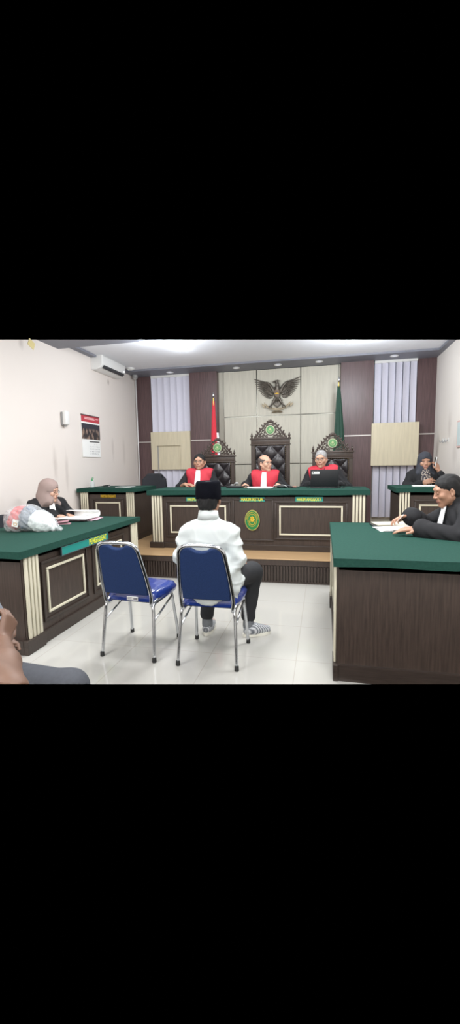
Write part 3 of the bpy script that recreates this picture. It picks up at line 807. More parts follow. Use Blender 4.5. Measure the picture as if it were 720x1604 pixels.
# ---------------------------------------------------------------- eagle emblem
def garuda():
    t = thing('eagle_emblem', 'bronze Garuda eagle wall emblem with spread wings and ribbon', 'emblem', (-0.81, YB - 0.035, 2.52))
    def feather(bm, a, c, wd, y, th=0.008):
        a = Vector((a[0], 0, a[1])); c = Vector((c[0], 0, c[1])); d = c - a; L = d.length
        m = (a + c) / 2; ang = math.atan2(d.x, d.z)
        ellip(bm, (m.x, y, m.z), (wd, th, L / 2), Matrix.Rotation(ang, 3, 'Y'), 8)
        tube(bm, [(a.x, y - th, a.z), (m.x, y - th - 0.001, m.z), (c.x, y - 0.001, c.z)], 0.0018, 4)
    def lerp(a, c, k): return (a[0] + (c[0] - a[0]) * k, a[1] + (c[1] - a[1]) * k)
    for s in (-1, 1):
        b = nb()
        sh, wr = (s * .075, .10), (s * .165, .245)
        tips = [(.425, .335), (.41, .27), (.39, .215), (.365, .165), (.34, .12), (.31, .08), (.28, .045), (.25, .015), (.22, -.005), (.19, -.02), (.16, -.03), (.13, -.03), (.105, -.02)]
        n = 17
        for i in range(n):
            k = i / (n - 1); q = k * (len(tips) - 1); i0 = min(int(q), len(tips) - 2); tp = lerp(tips[i0], tips[i0 + 1], q - i0)
            ba = lerp(wr, sh, k ** 0.8)
            feather(b, ba, (s * tp[0], tp[1]), 0.013, -0.012 + 0.0004 * i)
        for i in range(13):
            k = i / 12; q = k * (len(tips) - 1); i0 = min(int(q), len(tips) - 2); tp = lerp(tips[i0], tips[i0 + 1], q - i0)
            ba = lerp(wr, sh, k); feather(b, ba, lerp(ba, (s * tp[0], tp[1]), 0.62), 0.014, -0.024, 0.009)
        for i in range(10):
            k = i / 9; q = k * (len(tips) - 1); i0 = min(int(q), len(tips) - 2); tp = lerp(tips[i0], tips[i0 + 1], q - i0)
            ba = lerp(wr, sh, k); feather(b, ba, lerp(ba, (s * tp[0], tp[1]), 0.34), 0.015, -0.036, 0.010)
        tube(b, smoothpath([(s * .05, -0.03, .07), (s * .085, -0.04, .15), (s * .13, -0.04, .215), (s * .17, -0.035, .25), (s * .20, -0.02, .262)], 5), [0.026] * 5 + [0.024] * 5 + [0.02] * 5 + [0.016] * 5 + [0.012], 8)
        obj('wing', b, bronze, t, 60)
    b = nb()
    ellip(b, (0, -0.035, .04), (.062, .045, .12)); ellip(b, (0, -0.04, .13), (.045, .04, .06)); tube(b, smoothpath([(0, -0.04, .12), (.004, -0.045, .19), (0, -0.05, .235), (-.012, -0.055, .255)], 4), [.042] * 4 + [.036] * 4 + [.03] * 4 + [.028], 10)
    for r in range(7):
        for c in range(-3, 4):
            ellip(b, (c * .015 + (r % 2) * .007, -0.07 + abs(c) * .006, .16 - r * .028), (.010, .010, .018), None, 6)
    for s in (-1, 1): tube(b, [(s * .035, -0.04, -.03), (s * .07, -0.045, -.09), (s * .115, -0.05, -.155)], [.03, .02, .012], 8)
    obj('body', b, bronze, t, 60)
    b = nb(); ellip(b, (-.014, -0.055, .262), (.034, .026, .026)); tube(b, smoothpath([(-.04, -0.058, .266), (-.065, -0.058, .262), (-.074, -0.058, .238)], 4), [.013] * 4 + [.009] * 4 + [.002], 8)
    for i in range(5): tube(b, [(.0 + i * .006, -0.05, .275), (.01 + i * .012, -0.05, .30 - i * .008)], [.008, .002], 6)
    obj('head', b, bronze, t, 60)
    sh = nb(); ol = [(-.042, .06), (.042, .06), (.042, .0), (.03, -.035), (0, -.06), (-.03, -.035), (-.042, 0)]
    prism(sh, [(x, z + 0.05) for x, z in ol], -0.075, -0.09, 'y'); sd = obj('shield', sh, M('shield_bronze', (122, 104, 88), 0.4, metal=0.4), t)
    b = nb(); prism(b, [(x * .86, z * .86 + 0.05) for x, z in ol], -0.0905, -0.0925, 'y'); obj('shield_field', b, M('shield_field', (96, 82, 74), 0.4, metal=0.3), sd)
    b = nb(); box(b, (-.042, -0.095, .045), (.042, -0.0915, .052)); ellip(b, (0, -.094, .05), (.013, .006, .016), seg=8); obj('shield_charge', b, gold, sd)
    b = nb()
    for i in range(-4, 5):
        a = math.radians(i * 7.5); ellip(b, (math.sin(a) * .12, -0.03 - (4 - abs(i)) * .002, -.02 - math.cos(a) * .10), (.011, .008, .07), Matrix.Rotation(-a * 1.0 + 0, 3, 'Y').inverted(), 8)
    obj('tail', b, bronze, t, 60)
    # ribbon held in the claws
    b = nb(); up, lo = [], []
    for i in range(25):
        u = -1 + 2 * i / 24; x = u * .235; z = -.215 + .085 * u * u * (1 + .25 * u * u)
        up.append((x, z + .022)); lo.append((x, z - .022))
    prism(b, up + lo[::-1], -0.05, -0.06, 'y')
    for s in (-1, 1):
        prism(b, [(s * .225, -.145), (s * .285, -.09), (s * .268, -.115), (s * .275, -.14), (s * .232, -.185)], -0.035, -0.045, 'y')
    for s in (-1, 1):
        ellip(b, (s * .045, -0.05, -.262), (.055, .02, .014), Matrix.Rotation(s * .1, 3, 'Y'), 8)
    rb = obj('ribbon', b, M('ribbon_bronze', (140, 128, 106), 0.4, metal=0.45), t, 40)
    tb = nb(); s_ = 'BHINNEKA TUNGGAL IKA'
    for i, ch in enumerate(s_):
        if ch == ' ': continue
        u = -0.82 + 1.64 * i / (len(s_) - 1); x = u * .235; z = -.215 + .085 * u * u * (1 + .25 * u * u)
        q = text_bm(ch, 0.026, 0.001, 0.0004); sl = math.atan2(.17 * u + .085 * u ** 3, .235)
        for v in q.verts:
            xx, yy = v.co.x, v.co.y
            v.co = Vector((x + xx * math.cos(sl) - yy * math.sin(sl), -0.0615 - v.co.z, z + xx * math.sin(sl) + yy * math.cos(sl)))
        me = bpy.data.meshes.new('t'); q.to_mesh(me); q.free(); tb.from_mesh(me); bpy.data.meshes.remove(me)
    obj('ribbon_lettering', tb, M('dark_letters', (44, 38, 34), 0.5), rb)
    for s in (-1, 1):
        b = nb()
        for k in range(3): tube(b, smoothpath([(s * .118, -0.05, -.15), (s * (.10 + k * .022), -0.072, -.165), (s * (.10 + k * .022), -0.07, -.195)], 3), .008, 6)
        obj('claw', b, bronze, t, 60)
    # the far wing of the wall panel catches: mount
    b = nb(); box(b, (-.05, -0.03, -.02), (.05, 0.0, .12)); obj('wall_mount', b, black_pl, t)
    return t
garuda()

# ---------------------------------------------------------------- flags
def flag(label, x, y, H, zbot, parts, wtop, wbot, seed):
    """furled flag hanging on a pole: pleated cone"""
    t = thing('furled_flag', label, 'flag', (x, y, DZ))
    b = nb(); tube(b, [(0, 0, 0.03), (0, 0, H)], 0.012, 10); obj('pole', b, M('brass_pole', (196, 170, 96), 0.3, metal=0.7), t, 60)
    b = nb(); lathe(b, [(0.16, 0), (0.16, 0.02), (0.05, 0.05), (0.02, 0.08)], seg=24); obj('base', b, chrome, t, 40)
    b = nb(); lathe(b, [(0.012, 0), (0.022, 0.012), (0.012, 0.026), (0.02, 0.04), (0.013, 0.065), (0.001, 0.10)], (0, 0, H), 14); obj('finial', b, chrome, t, 60)
    rnd = random.Random(seed)
    ph = [rnd.uniform(0, 6) for _ in range(4)]
    for (nm, m, za, zb, aoff, xo) in parts:
        b = nb(); seg = 64; rings = []
        n = 26
        for j in range(n + 1):
            k = j / n; z = za + (zb - za) * k; kk = (H - 0.05 - z) / (H - 0.05 - zbot)
            R = wtop + (wbot - wtop) * kk ** 0.8
            ring = []
            for i in range(seg):
                a = 2 * PI * i / seg
                r = R * (1 + 0.16 * math.sin(6 * a + ph[0] + kk * 1.5) + 0.09 * math.sin(11 * a + ph[1]))
                ring.append(b.verts.new((xo * kk + r * math.cos(a), 0.6 * r * math.sin(a) + aoff, z)))
            rings.append(ring)
        for A, B in zip(rings, rings[1:]):
            for i in range(seg): b.faces.new((A[i], A[(i + 1) % seg], B[(i + 1) % seg], B[i]))
        b.faces.new(rings[0][::-1]); b.faces.new(rings[-1])
        obj(nm, b, m, t, 180)
    return t
flag('furled red and white flag behind the left throne', -1.885, 7.15, 2.22, 1.1, [('red_cloth', red_flag, 2.17, 1.15, 0, -0.0), ('white_cloth', white_cl, 1.62, 0.9, 0.03, 0.06)], 0.016, 0.056, 1)
flag('furled green flag on a gold pole behind the right throne', 0.235, 7.15, 2.36, 1.0, [('green_cloth', green_flag, 2.30, 0.9, 0, 0.02)], 0.018, 0.095, 2)

# ---------------------------------------------------------------- things on the walls
t = thing('air_conditioner', 'white split air conditioner high on the left wall', 'air conditioner', (XL, 6.37, 2.84))
b = nb(); ol = [(0, 0.0), (0.09, 0.0), (0.165, 0.035), (0.195, 0.075), (0.20, 0.21), (0.18, 0.25), (0, 0.262)]
A = [(x, z) for x, z in ol]
# outline lies in the x-z plane, run along y
n0 = len(b.faces); va = [b.verts.new((x, -0.385, z)) for x, z in A]; vb = [b.verts.new((x, 0.385, z)) for x, z in A]
b.faces.new(va); b.faces.new(vb[::-1])
for i in range(len(va)): b.faces.new((va[i], vb[i], vb[(i + 1) % len(va)], va[(i + 1) % len(va)]))
o = obj('casing', b, white_pl, t, 30); md = o.modifiers.new('b', 'BEVEL'); md.width = 0.01; md.segments = 3; md.limit_method = 'ANGLE'
b = nb(); cbox(b, (0.172, 0, 0.052), (0.05, 0.66, 0.045), 0.004, Matrix.Rotation(math.radians(-32), 3, 'Y')); obj('air_outlet', b, M('vent_dark', (60, 62, 66), 0.6), t)
b = nb(); cbox(b, (0.192, 0, 0.046), (0.010, 0.64, 0.012), 0.003, Matrix.Rotation(math.radians(-40), 3, 'Y')); obj('louvre', b, white_pl, t)
b = nb(); box(b, (0.1995, -0.36, 0.20), (0.2015, 0.36, 0.203)); obj('panel_seam', b, grey_pl, t)
b = nb(); ellip(b, (0.198, 0.33, 0.10), (0.004, 0.008, 0.008), seg=8); obj('display_light', b, MATS['led'], t)

t = thing('wall_calendar', 'wall calendar with a red header and dark group photo on the left wall', 'calendar', (XL, 5.865, 1.49))
CW = 0.255
b = nb(); box(b, (0.004, -CW, 0), (0.012, CW, 0.635)); obj('sheet', b, paper, t)
b = nb(); box(b, (0.0125, -CW, 0.53), (0.0135, CW, 0.625)); hd = obj('red_header', b, M('calendar_red', (188, 62, 74), 0.5), t)
b = nb(); box(b, (0.014, -0.17, 0.588), (0.0143, 0.10, 0.600)); box(b, (0.014, -0.17, 0.570), (0.0143, 0.12, 0.582)); box(b, (0.014, 0.14, 0.585), (0.0143, 0.22, 0.595)); obj('header_print', b, M('pale_print', (236, 190, 190), 0.6), hd)
b = nb(); box(b, (0.002, -CW, 0.622), (0.016, CW, 0.638)); tube(b, [(0.008, -0.01, 0.638), (0.008, 0, 0.66), (0.008, 0.01, 0.638)], 0.0015, 5); obj('hanging_strip', b, M('strip_dark', (70, 40, 44), 0.4), t)
def photo_mat():
    m = bpy.data.materials.new('group_photo'); m.use_nodes = True; nt = m.node_tree; N = nt.nodes; L = nt.links; bs = N['Principled BSDF']
    tc = N.new('ShaderNodeTexCoord'); mp = N.new('ShaderNodeMapping'); mp.inputs['Scale'].default_value = (1, 26, 9); L.new(tc.outputs['Object'], mp.inputs[0])
    vo = N.new('ShaderNodeTexVoronoi'); vo.inputs['Scale'].default_value = 1.0; L.new(mp.outputs[0], vo.inputs['Vector'])
    r = N.new('ShaderNodeValToRGB'); r.color_ramp.elements[0].color = srgb(190, 160, 140); r.color_ramp.elements[1].color = srgb(44, 40, 44); r.color_ramp.elements[1].position = 0.55
    L.new(vo.outputs['Distance'], r.inputs[0])
    sx = N.new('ShaderNodeSeparateXYZ'); L.new(tc.outputs['Object'], sx.inputs[0])
    mr = N.new('ShaderNodeMapRange'); mr.inputs[1].default_value = 0.40; mr.inputs[2].default_value = 0.44; L.new(sx.outputs['Z'], mr.inputs[0])
    mx = N.new('ShaderNodeMix'); mx.data_type = 'RGBA'; mx.inputs[7].default_value = srgb(46, 46, 56)
    L.new(mr.outputs[0], mx.inputs[0]); L.new(r.outputs[0], mx.inputs[6]); L.new(mx.outputs[2], bs.inputs['Base Color']); bs.inputs['Roughness'].default_value = 0.4
    return m
b = nb(); box(b, (0.0125, -CW, 0.27), (0.0135, CW, 0.505)); obj('printed_photo', b, photo_mat(), t)
b = nb()
days = nb()
for k in range(1, 32):
    i = (k + 2) % 7; j = (k + 2) // 7
    q = text_bm(str(k), 0.03, 0.0003)
    place_text(q, 0.016 if k > 9 else 0.007, 0.018, (0.0128, -0.04 + i * 0.042, 0.195 - j * 0.036), (0, 1, 0), (1, 0, 0))
    me = bpy.data.meshes.new('t'); q.to_mesh(me); q.free(); days.from_mesh(me); bpy.data.meshes.remove(me)
obj('day_numbers', days, M('calendar_ink', (90, 90, 100), 0.6), t)
b = nb(); box(b, (0.0122, -0.06, 0.228), (0.0132, 0.23, 0.245)); obj('month_bar', b, black_pl, t)

t = thing('wall_dispenser', 'white rounded dispenser box fixed on the left wall', 'dispenser', (XL, 5.17, 1.90))
b = nb(); box(b, (0.0, -0.045, 0.015), (0.035, 0.05, 0.20), 0.012); obj('backplate', b, grey_pl, t, 40)
b = nb(); box(b, (0.03, -0.05, 0.0), (0.085, 0.045, 0.205), 0.02, seg=4) if False else box(b, (0.03, -0.05, 0.02), (0.085, 0.05, 0.215), 0.02); obj('cover', b, white_pl, t, 40)
b = nb(); box(b, (0.025, -0.02, 0.0), (0.06, 0.02, 0.03), 0.006); obj('nozzle', b, grey_pl, t, 40)
b = nb(); cbox(b, (0, 0, 0), (0.004, 0.11, 0.09), 0.0, Matrix.Rotation(math.radians(-24), 3, 'X'))
o = obj('paper_note', b, M('yellow_note', (224, 208, 150), 0.7), None); o.location = (XL + 0.004, 4.63, 2.86)
tagp(o, 'crooked pale yellow square note stuck at the top of the left wall', 'note')
for i, (y, z) in enumerate([(7.0, 1.65), (6.86, 1.645), (6.72, 1.645)]):
    t = thing('wall_hook', 'white wall hook on the right wall, ' + ['farthest', 'middle', 'nearest'][i] + ' of a row of three', 'hook', (XR, y, z), 0, 'hooks on the right wall')
    b = nb(); box(b, (-0.008, -0.025, -0.035), (0.0, 0.025, 0.035), 0.003); obj('plate', b, white_pl, t)
    b = nb(); tube(b, smoothpath([(-0.008, 0, 0.01), (-0.03, 0, -0.02), (-0.045, 0, -0.025), (-0.05, 0, 0.0)], 4), 0.006, 8); obj('prong', b, grey_pl, t, 60)
t = thing('wall_poster', 'pale framed picture at the right edge on the right wall', 'picture', (XR, 6.1, 1.70))
b = nb(); box(b, (-0.015, -0.2, -0.18), (0, 0.19, 0.18)); obj('frame', b, M('pink_frame', (214, 176, 168), 0.5), t)
b = nb(); box(b, (-0.017, -0.18, -0.16), (-0.0155, 0.17, 0.16)); obj('print', b, M('pale_print2', (190, 205, 205), 0.5), t)

# ---------------------------------------------------------------- people: one blended surface per body or garment
def V3(p): return np.array(p, dtype=np.float64)
def rotx(a): c, s = math.cos(a), math.sin(a); return np.array([[1, 0, 0], [0, c, -s], [0, s, c]])
def roty(a): c, s = math.cos(a), math.sin(a); return np.array([[c, 0, s], [0, 1, 0], [-s, 0, c]])
def rotz_(a): c, s = math.cos(a), math.sin(a); return np.array([[c, -s, 0], [s, c, 0], [0, 0, 1]])

class Sculpt:
    def __init__(s): s.pr = []
    # every primitive: kind, data, blend k, material, op
    def cap(s, a, b, ra, rb=None, k=0.02, m=0, flat=None, op='+'):
        s.pr.append(('cap', (V3(a), V3(b), ra, ra if rb is None else rb, flat), k, m, op)); return s
    def ell(s, c, r, R=None, k=0.02, m=0, op='+'):
        s.pr.append(('ell', (V3(c), V3(r), np.eye(3) if R is None else R), k, m, op)); return s
    def plane(s, p, n, k=0.004):   # cut away the side the normal points to
        n = V3(n); n = n / np.linalg.norm(n)
        s.pr.append(('pln', (V3(p), n), k, 0, 'x')); return s
    def bounds(s):
        lo = V3([9, 9, 9]); hi = -lo
        for kd, d, k, m, op in s.pr:
            if op != '+': continue
            if kd == 'cap':
                r = max(d[2], d[3]); l = np.minimum(d[0], d[1]) - r; h = np.maximum(d[0], d[1]) + r
            else:
                R = np.abs(d[2]) @ d[1]; l = d[0] - R; h = d[0] + R
            lo = np.minimum(lo, l); hi = np.maximum(hi, h)
        return lo - 0.03, hi + 0.03
    def mesh(s, res, fine=(), disp=None):
        lo, hi = s.bounds(); ax = []
        for i in range(3):
            xs = [lo[i]]
            while xs[-1] < hi[i]:
                st = res
                for (a, b, r) in [q[i] for q in fine if q[i]]:
                    if a <= xs[-1] <= b: st = min(st, r)
                xs.append(xs[-1] + st)
            ax.append(np.array(xs))
        X, Y, Z = ax
        F = np.full((len(X), len(Y), len(Z)), 0.06, np.float32); B = np.full(F.shape, 9.0, np.float32); MT = np.zeros(F.shape, np.int8)
        for kd, d, k, m, op in s.pr:
            if kd == 'pln':
                n = d[1]
                D = ((X[:, None, None] - d[0][0]) * n[0] + (Y[None, :, None] - d[0][1]) * n[1] + (Z[None, None, :] - d[0][2]) * n[2])
                F[:] = np.maximum(F, D); continue
            mg = max(0.03, k * 1.2)
            if kd == 'cap':
                r = max(d[2], d[3]); l = np.minimum(d[0], d[1]) - r - mg; h = np.maximum(d[0], d[1]) + r + mg
            else:
                R = np.abs(d[2]) @ d[1]; l = d[0] - R - mg; h = d[0] + R + mg
            sl = []
            for i in range(3):
                a = max(0, int(np.searchsorted(ax[i], l[i])) - 1); b_ = min(len(ax[i]), int(np.searchsorted(ax[i], h[i])) + 1)
                sl.append(slice(a, b_))
            if any(q.stop - q.start < 1 for q in sl): continue
            P = np.stack(np.meshgrid(X[sl[0]], Y[sl[1]], Z[sl[2]], indexing='ij'), -1)
            if kd == 'cap':
                a, b_, ra, rb, fl = d
                pa = P - a; ba = b_ - a
                if fl is not None:
                    n = V3(fl[0]); n = n / np.linalg.norm(n); g = 1 / fl[1] - 1
                    pa = pa + n * ((pa @ n) * g)[..., None]; ba = ba + n * ((ba @ n) * g)
                L2 = max(ba @ ba, 1e-9)
                h_ = np.clip((pa @ ba) / L2, 0, 1)
                D = np.linalg.norm(pa - ba * h_[..., None], axis=-1) - (ra + (rb - ra) * h_)
            else:
                c, r, R = d
                q = (P - c) @ R
                k0 = np.linalg.norm(q / r, axis=-1); k1 = np.linalg.norm(q / (r * r), axis=-1)
                D = k0 * (k0 - 1) / np.maximum(k1, 1e-6)
            D = D.astype(np.float32); tl = tuple(sl); f = F[tl]
            if op == '+':
                h_ = np.maximum(k - np.abs(f - D), 0) / max(k, 1e-6)
                F[tl] = np.minimum(f, D) - h_ * h_ * k * 0.25
                w_ = D < B[tl]; B[tl] = np.where(w_, D, B[tl]); MT[tl] = np.where(w_, m, MT[tl])
            else:
                h_ = np.maximum(k - np.abs(f + D), 0) / max(k, 1e-6)
                F[tl] = np.maximum(f, -D) + h_ * h_ * k * 0.25
        if disp is not None:
            F += disp(X[:, None, None], Y[None, :, None], Z[None, None, :]).astype(np.float32)
        F[0], F[-1] = 0.05, 0.05; F[:, 0], F[:, -1] = 0.05, 0.05; F[:, :, 0], F[:, :, -1] = 0.05, 0.05
        return surfnet(F, ax, MT)

def surfnet(F, ax, MT):
    S = F < 0; n = F.shape
    acc = np.zeros((n[0] - 1, n[1] - 1, n[2] - 1, 3)); cnt = np.zeros(acc.shape[:3])
    G = np.meshgrid(*ax, indexing='ij')
    quads = []
    idx = np.full(acc.shape[:3], -1, np.int64)
    E = []
    for a in range(3):
        s0 = [slice(None)] * 3; s1 = [slice(None)] * 3; s0[a] = slice(0, -1); s1[a] = slice(1, None)
        s0 = tuple(s0); s1 = tuple(s1)
        cr = S[s0] != S[s1]
        f0 = F[s0]; f1 = F[s1]; t = np.where(cr, f0 / np.where(f0 == f1, 1, f0 - f1), 0)
        p = [np.where(cr, G[i][s0] + (G[i][s1] - G[i][s0]) * t, 0) for i in range(3)]
        o = [i for i in range(3) if i != a]
        for da in (0, 1):
            for db in (0, 1):
                src = [slice(None)] * 3
                src[o[0]] = slice(0, -1) if da == 0 else slice(1, None)
                src[o[1]] = slice(0, -1) if db == 0 else slice(1, None)
                src = tuple(src)
                cnt += cr[src]
                for i in range(3): acc[..., i] += p[i][src]
        E.append((a, cr, S[s0]))
    act = cnt > 0; idx[act] = np.arange(act.sum())
    co = acc[act] / cnt[act][:, None]
    mt = MT[:-1, :-1, :-1][act]
    for a, cr, s in E:
        w_ = np.argwhere(cr)
        o = [i for i in range(3) if i != a]
        ok = np.all([(w_[:, i] > 0) & (w_[:, i] < n[i] - 1) for i in o], axis=0)
        w_ = w_[ok]
        if not len(w_): continue
        inside = s[w_[:, 0], w_[:, 1], w_[:, 2]]
        u = np.zeros(3, int); v = np.zeros(3, int); u[o[0]] = 1; v[o[1]] = 1
        def I(c): return idx[c[:, 0], c[:, 1], c[:, 2]]
        q = np.stack([I(w_ - u - v), I(w_ - v), I(w_), I(w_ - u)], 1)
        flip = inside if a != 1 else ~inside
        q = np.where(flip[:, None], q, q[:, ::-1])
        quads.append(q)
    return co, np.concatenate(quads), mt

def to_obj(name, data, mats, parent, split=None, sm=1):
    co, q, mt = data
    me = bpy.data.meshes.new(name)
    me.vertices.add(len(co)); me.vertices.foreach_set('co', co.astype(np.float32).ravel())
    me.loops.add(len(q) * 4); me.loops.foreach_set('vertex_index', q.astype(np.int32).ravel())
    me.polygons.add(len(q)); me.polygons.foreach_set('loop_start', np.arange(0, len(q) * 4, 4, dtype=np.int32))
    me.polygons.foreach_set('loop_total', np.full(len(q), 4, np.int32))
    fm = mt[q[:, 0]]
    me.update(calc_edges=True)
    if not isinstance(mats, (list, tuple)): mats = [mats]
    for m in mats: me.materials.append(m)
    me.polygons.foreach_set('material_index', np.minimum(fm, len(mats) - 1).astype(np.int32))
    me.polygons.foreach_set('use_smooth', np.ones(len(q), bool))
    me.validate()
    o = bpy.data.objects.new(name, me); COL.objects.link(o); o.parent = parent
    return o

def split_obj(o, test, name, mat, grow=0.0):
    """cut the faces whose centre passes test(x,y,z) into a part of their own (a sewn-on panel)"""
    bm = bmesh.new(); bm.from_mesh(o.data)
    sel = [f for f in bm.faces if test(*f.calc_center_median())]
    b2 = bm.copy()
    ids = {f.index for f in sel}
    bmesh.ops.delete(bm, geom=sel, context='FACES')
    b2.faces.ensure_lookup_table()
    bmesh.ops.delete(b2, geom=[f for f in b2.faces if f.index not in ids], context='FACES')
    for f in b2.faces: f.material_index = 0
    if grow:
        b2.normal_update()
        for v in b2.verts: v.co += v.normal * grow
    bm.to_mesh(o.data); bm.free()
    me = bpy.data.meshes.new(name); b2.to_mesh(me); b2.free(); me.materials.append(mat)
    n = bpy.data.objects.new(name, me); COL.objects.link(n); n.parent = o.parent
    for p in me.polygons: p.use_smooth = True
    return n

def head_prims(S, T, m=0, lips=1, ears=True, full=1.0, nose=1.0):
    """T(p) maps head coordinates to the figure, R is its rotation; face looks to -y"""
    P, R = T
    e = lambda c, r, k=0.02, R2=None, **kw: S.ell(P(c), r, R if R2 is None else R @ R2, k=k, **{'m': m, **kw})
    c_ = lambda a, b, ra, rb, k=0.015, **kw: S.cap(P(a), P(b), ra, rb, k=k, **{'m': m, **kw})
    e((0, .016, .038), (.073 * full, .092, .082), .01)
    e((0, -.030, -.016), (.060 * full, .057, .078), .03)
    c_((-.050 * full, -.004, -.046), (0, -.062, -.090), .018, .017, .03); c_((.050 * full, -.004, -.046), (0, -.062, -.090), .018, .017, .03)
    e((0, -.072, -.096), (.017, .014, .014), .018)
    for s in (-1, 1): e((s * .042, -.058, -.020), (.021, .021, .020), .022)
    e((0, -.080, -.054), (.028, .013, .020), .018)
    c_((-.038, -.074, .034), (.038, -.074, .034), .011, .011, .018)
    for s in (-1, 1): e((s * .031, -.096, .010), (.018, .015, .011), .010, op='-')
    c_((0, -.083, .018), (0, -.103 * nose, -.022), .0065, .0095, .010)
    for s in (-1, 1): e((s * .010, -.094, -.027), (.0085, .010, .007), .007)
    c_((-.019, -.0885, -.0530), (.019, -.0885, -.0530), .0045, .0045, .007, m=lips); c_((-.015, -.0885, -.0610), (.015, -.0885, -.0610), .0052, .0052, .007, m=lips)
    if ears:
        for s in (-1, 1):
            R2 = rotz_(s * -0.35)
            e((s * .077 * full, .008, -.006), (.0075, .016, .028), .008, R2); e((s * .081 * full, .002, -.004), (.006, .008, .015), .005, R2, op='-')
            e((s * .075 * full, .000, -.029), (.006, .008, .009), .006)

def face_parts(par, T, brow=None, closed=False, glasses=False, lidm=None):
    P, R = T
    Rm = Matrix(R.tolist())
    for s in (-1, 1):
        b = nb(); c = P((s * .031, -.0775, .009))
        ellip(b, c, (.0125, .0085, .0062 if not closed else .0075), Rm, 14)
        e = obj('eye', b, lidm if closed else eyew, par, 180)
        b = nb()
        if closed:
            tube(b, [P((s * .031 + x, -.0868 + abs(x) * .35, .0045 + x * x * 18)) for x in (-.012, -.006, 0, .006, .012)], .0017, 5); obj('eyelashes', b, hairb, e, 180)
        else:
            ellip(b, P((s * .031, -.0832, .009)), (.0052, .0040, .0052), Rm, 10); obj('iris', b, eyeb, e, 180)
            b = nb(); tube(b, [P((s * .031 + x, -.0862 + abs(x) * .3, .0148 - x * x * 32)) for x in (-.0135, -.007, 0, .007, .0135)], .0021, 5); obj('eyelid', b, eyeb, e, 180)
        if brow:
            b = nb(); tube(b, smoothpath([P((s * .014, -.0845, .030)), P((s * .030, -.0825, .035)), P((s * .048, -.070, .029))], 4), [.0024] * 4 + [.0030] * 4 + [.0016], 6); obj('eyebrow', b, brow, par, 180)
    if glasses:
        b = nb()
        for s in (-1, 1):
            tube(b, [P((s * .031 + .023 * math.cos(a), -.100 - .004 * math.cos(2 * a) + abs(s * .031 + .023 * math.cos(a)) * .15, .006 + .016 * math.sin(a))) for a in [2 * PI * i / 20 for i in range(20)]], .0014, 5, closed=True)
            tube(b, smoothpath([P((s * .054, -.094, .012)), P((s * .076, -.07, .012)), P((s * .083, .0, .008)), P((s * .082, .02, -.004))], 3), .0014, 5)
        tube(b, [P((-.008, -.102, .010)), P((0, -.106, .012)), P((.008, -.102, .010))], .0014, 5)
        g = obj('glasses', b, glassf, par, 180)

def hair_short(par, T, mat, name='hair', thin=False, res=.004, full=1.0):
    P, R = T; S = Sculpt()
    t = .0 if not thin else -.001
    S.ell(P((0, .017, .041)), (.0785 * full + t, .097 + t, .0865 + t), R, k=.01)
    S.ell(P((0, .050, -.020)), (.069 * full + t, .060 + t, .068), R, k=.03)
    S.ell(P((0, -.102, -.014)), (.070, .072, .096), R, k=.008, op='-')
    for s in (-1, 1):
        S.ell(P((s * .085, -.010, -.052)), (.030, .060, .052), R, k=.006, op='-'); S.ell(P((s * .088, .010, -.004)), (.020, .024, .036), R, k=.004, op='-')
    S.ell(P((0, .04, -.115)), (.12, .12, .052), R, k=.006, op='-')
    if thin: S.ell(P((0, -.025, .115)), (.088, .110, .085), R, k=.006, op='-')
    n = lambda x, y, z: .0010 * np.sin(x * 300 + y * 60 + 2 * np.sin(z * 60)) + .0022 * np.sin(x * 95 + 1.3) * np.sin(y * 80 + z * 70)
    return to_obj(name, S.mesh(res, disp=n), mat, par)

def hand(S, wr, d, nrm, side, curl=0.5, m=0, spread=.10, sc=1.0, thumb=0.6, curls=None):
    """palm and five fingers: d = pointing direction, nrm = back-of-hand normal, side = thumb side"""
    wr = V3(wr); d = V3(d); d /= np.linalg.norm(d); nrm = V3(nrm); nrm -= d * (nrm @ d); nrm /= np.linalg.norm(nrm)
    sd = np.cross(d, nrm) * side
    for i, o in enumerate((.027, .009, -.009, -.026)):
        S.cap(wr + sd * o * .55 * sc + d * .012 * sc, wr + (d * (.086 - .004 * abs(i - 1)) + sd * o) * sc, .0125 * sc, .0105 * sc, k=.010, m=m)
    lens_ = [(.040, .024, .020), (.044, .028, .021), (.041, .026, .020), (.032, .020, .018)]
    for i, o in enumerate((.027, .009, -.009, -.026)):
        cu = curls[i] if curls else curl
        p = wr + (d * (.086 - .004 * abs(i - 1)) + sd * o) * sc
        a = cu * .55; dd = d * math.cos(spread * (1.5 - i) * .5) + sd * math.sin(spread * (1.5 - i) * .5)
        rr = .0092 - (.001 if i == 3 else 0)
        for L in lens_[i]:
            v = dd * math.cos(a) - nrm * math.sin(a); q = p + v * L * sc
            S.cap(p, q, rr * sc, (rr - .0012) * sc, k=.003, m=m); p = q; a += cu * .75; rr -= .001
    p = wr + (d * .020 + sd * .026 - nrm * .004) * sc
    q = p + (d * .034 + sd * .026 - nrm * .012 * thumb) * sc; S.cap(wr + d * .015 * sc + sd * .012 * sc, p, .014 * sc, .0135 * sc, k=.01, m=m)
    S.cap(p, q, .0135 * sc, .0105 * sc, k=.008, m=m)
    q2 = q + (d * .030 + sd * (.010 - .012 * thumb) - nrm * .014 * thumb) * sc; S.cap(q, q2, .0105 * sc, .0085 * sc, k=.003, m=m)

def folds(amp, seed=0, f=1.0):
    r = random.Random(seed); W = [(r.uniform(18, 34) * f, r.uniform(-20, 20) * f, r.uniform(8, 26) * f, r.uniform(0, 6)) for _ in range(4)]
    def fn(x, y, z):
        s = 0
        for a, b, c, p in W:
            s = s + 1 - 2 * np.abs(np.sin(.6 * (a * x + b * y + c * z) + p + 1.5 * np.sin(9 * z + 7 * x + p)))
        return amp * s / 2.2
    return fn

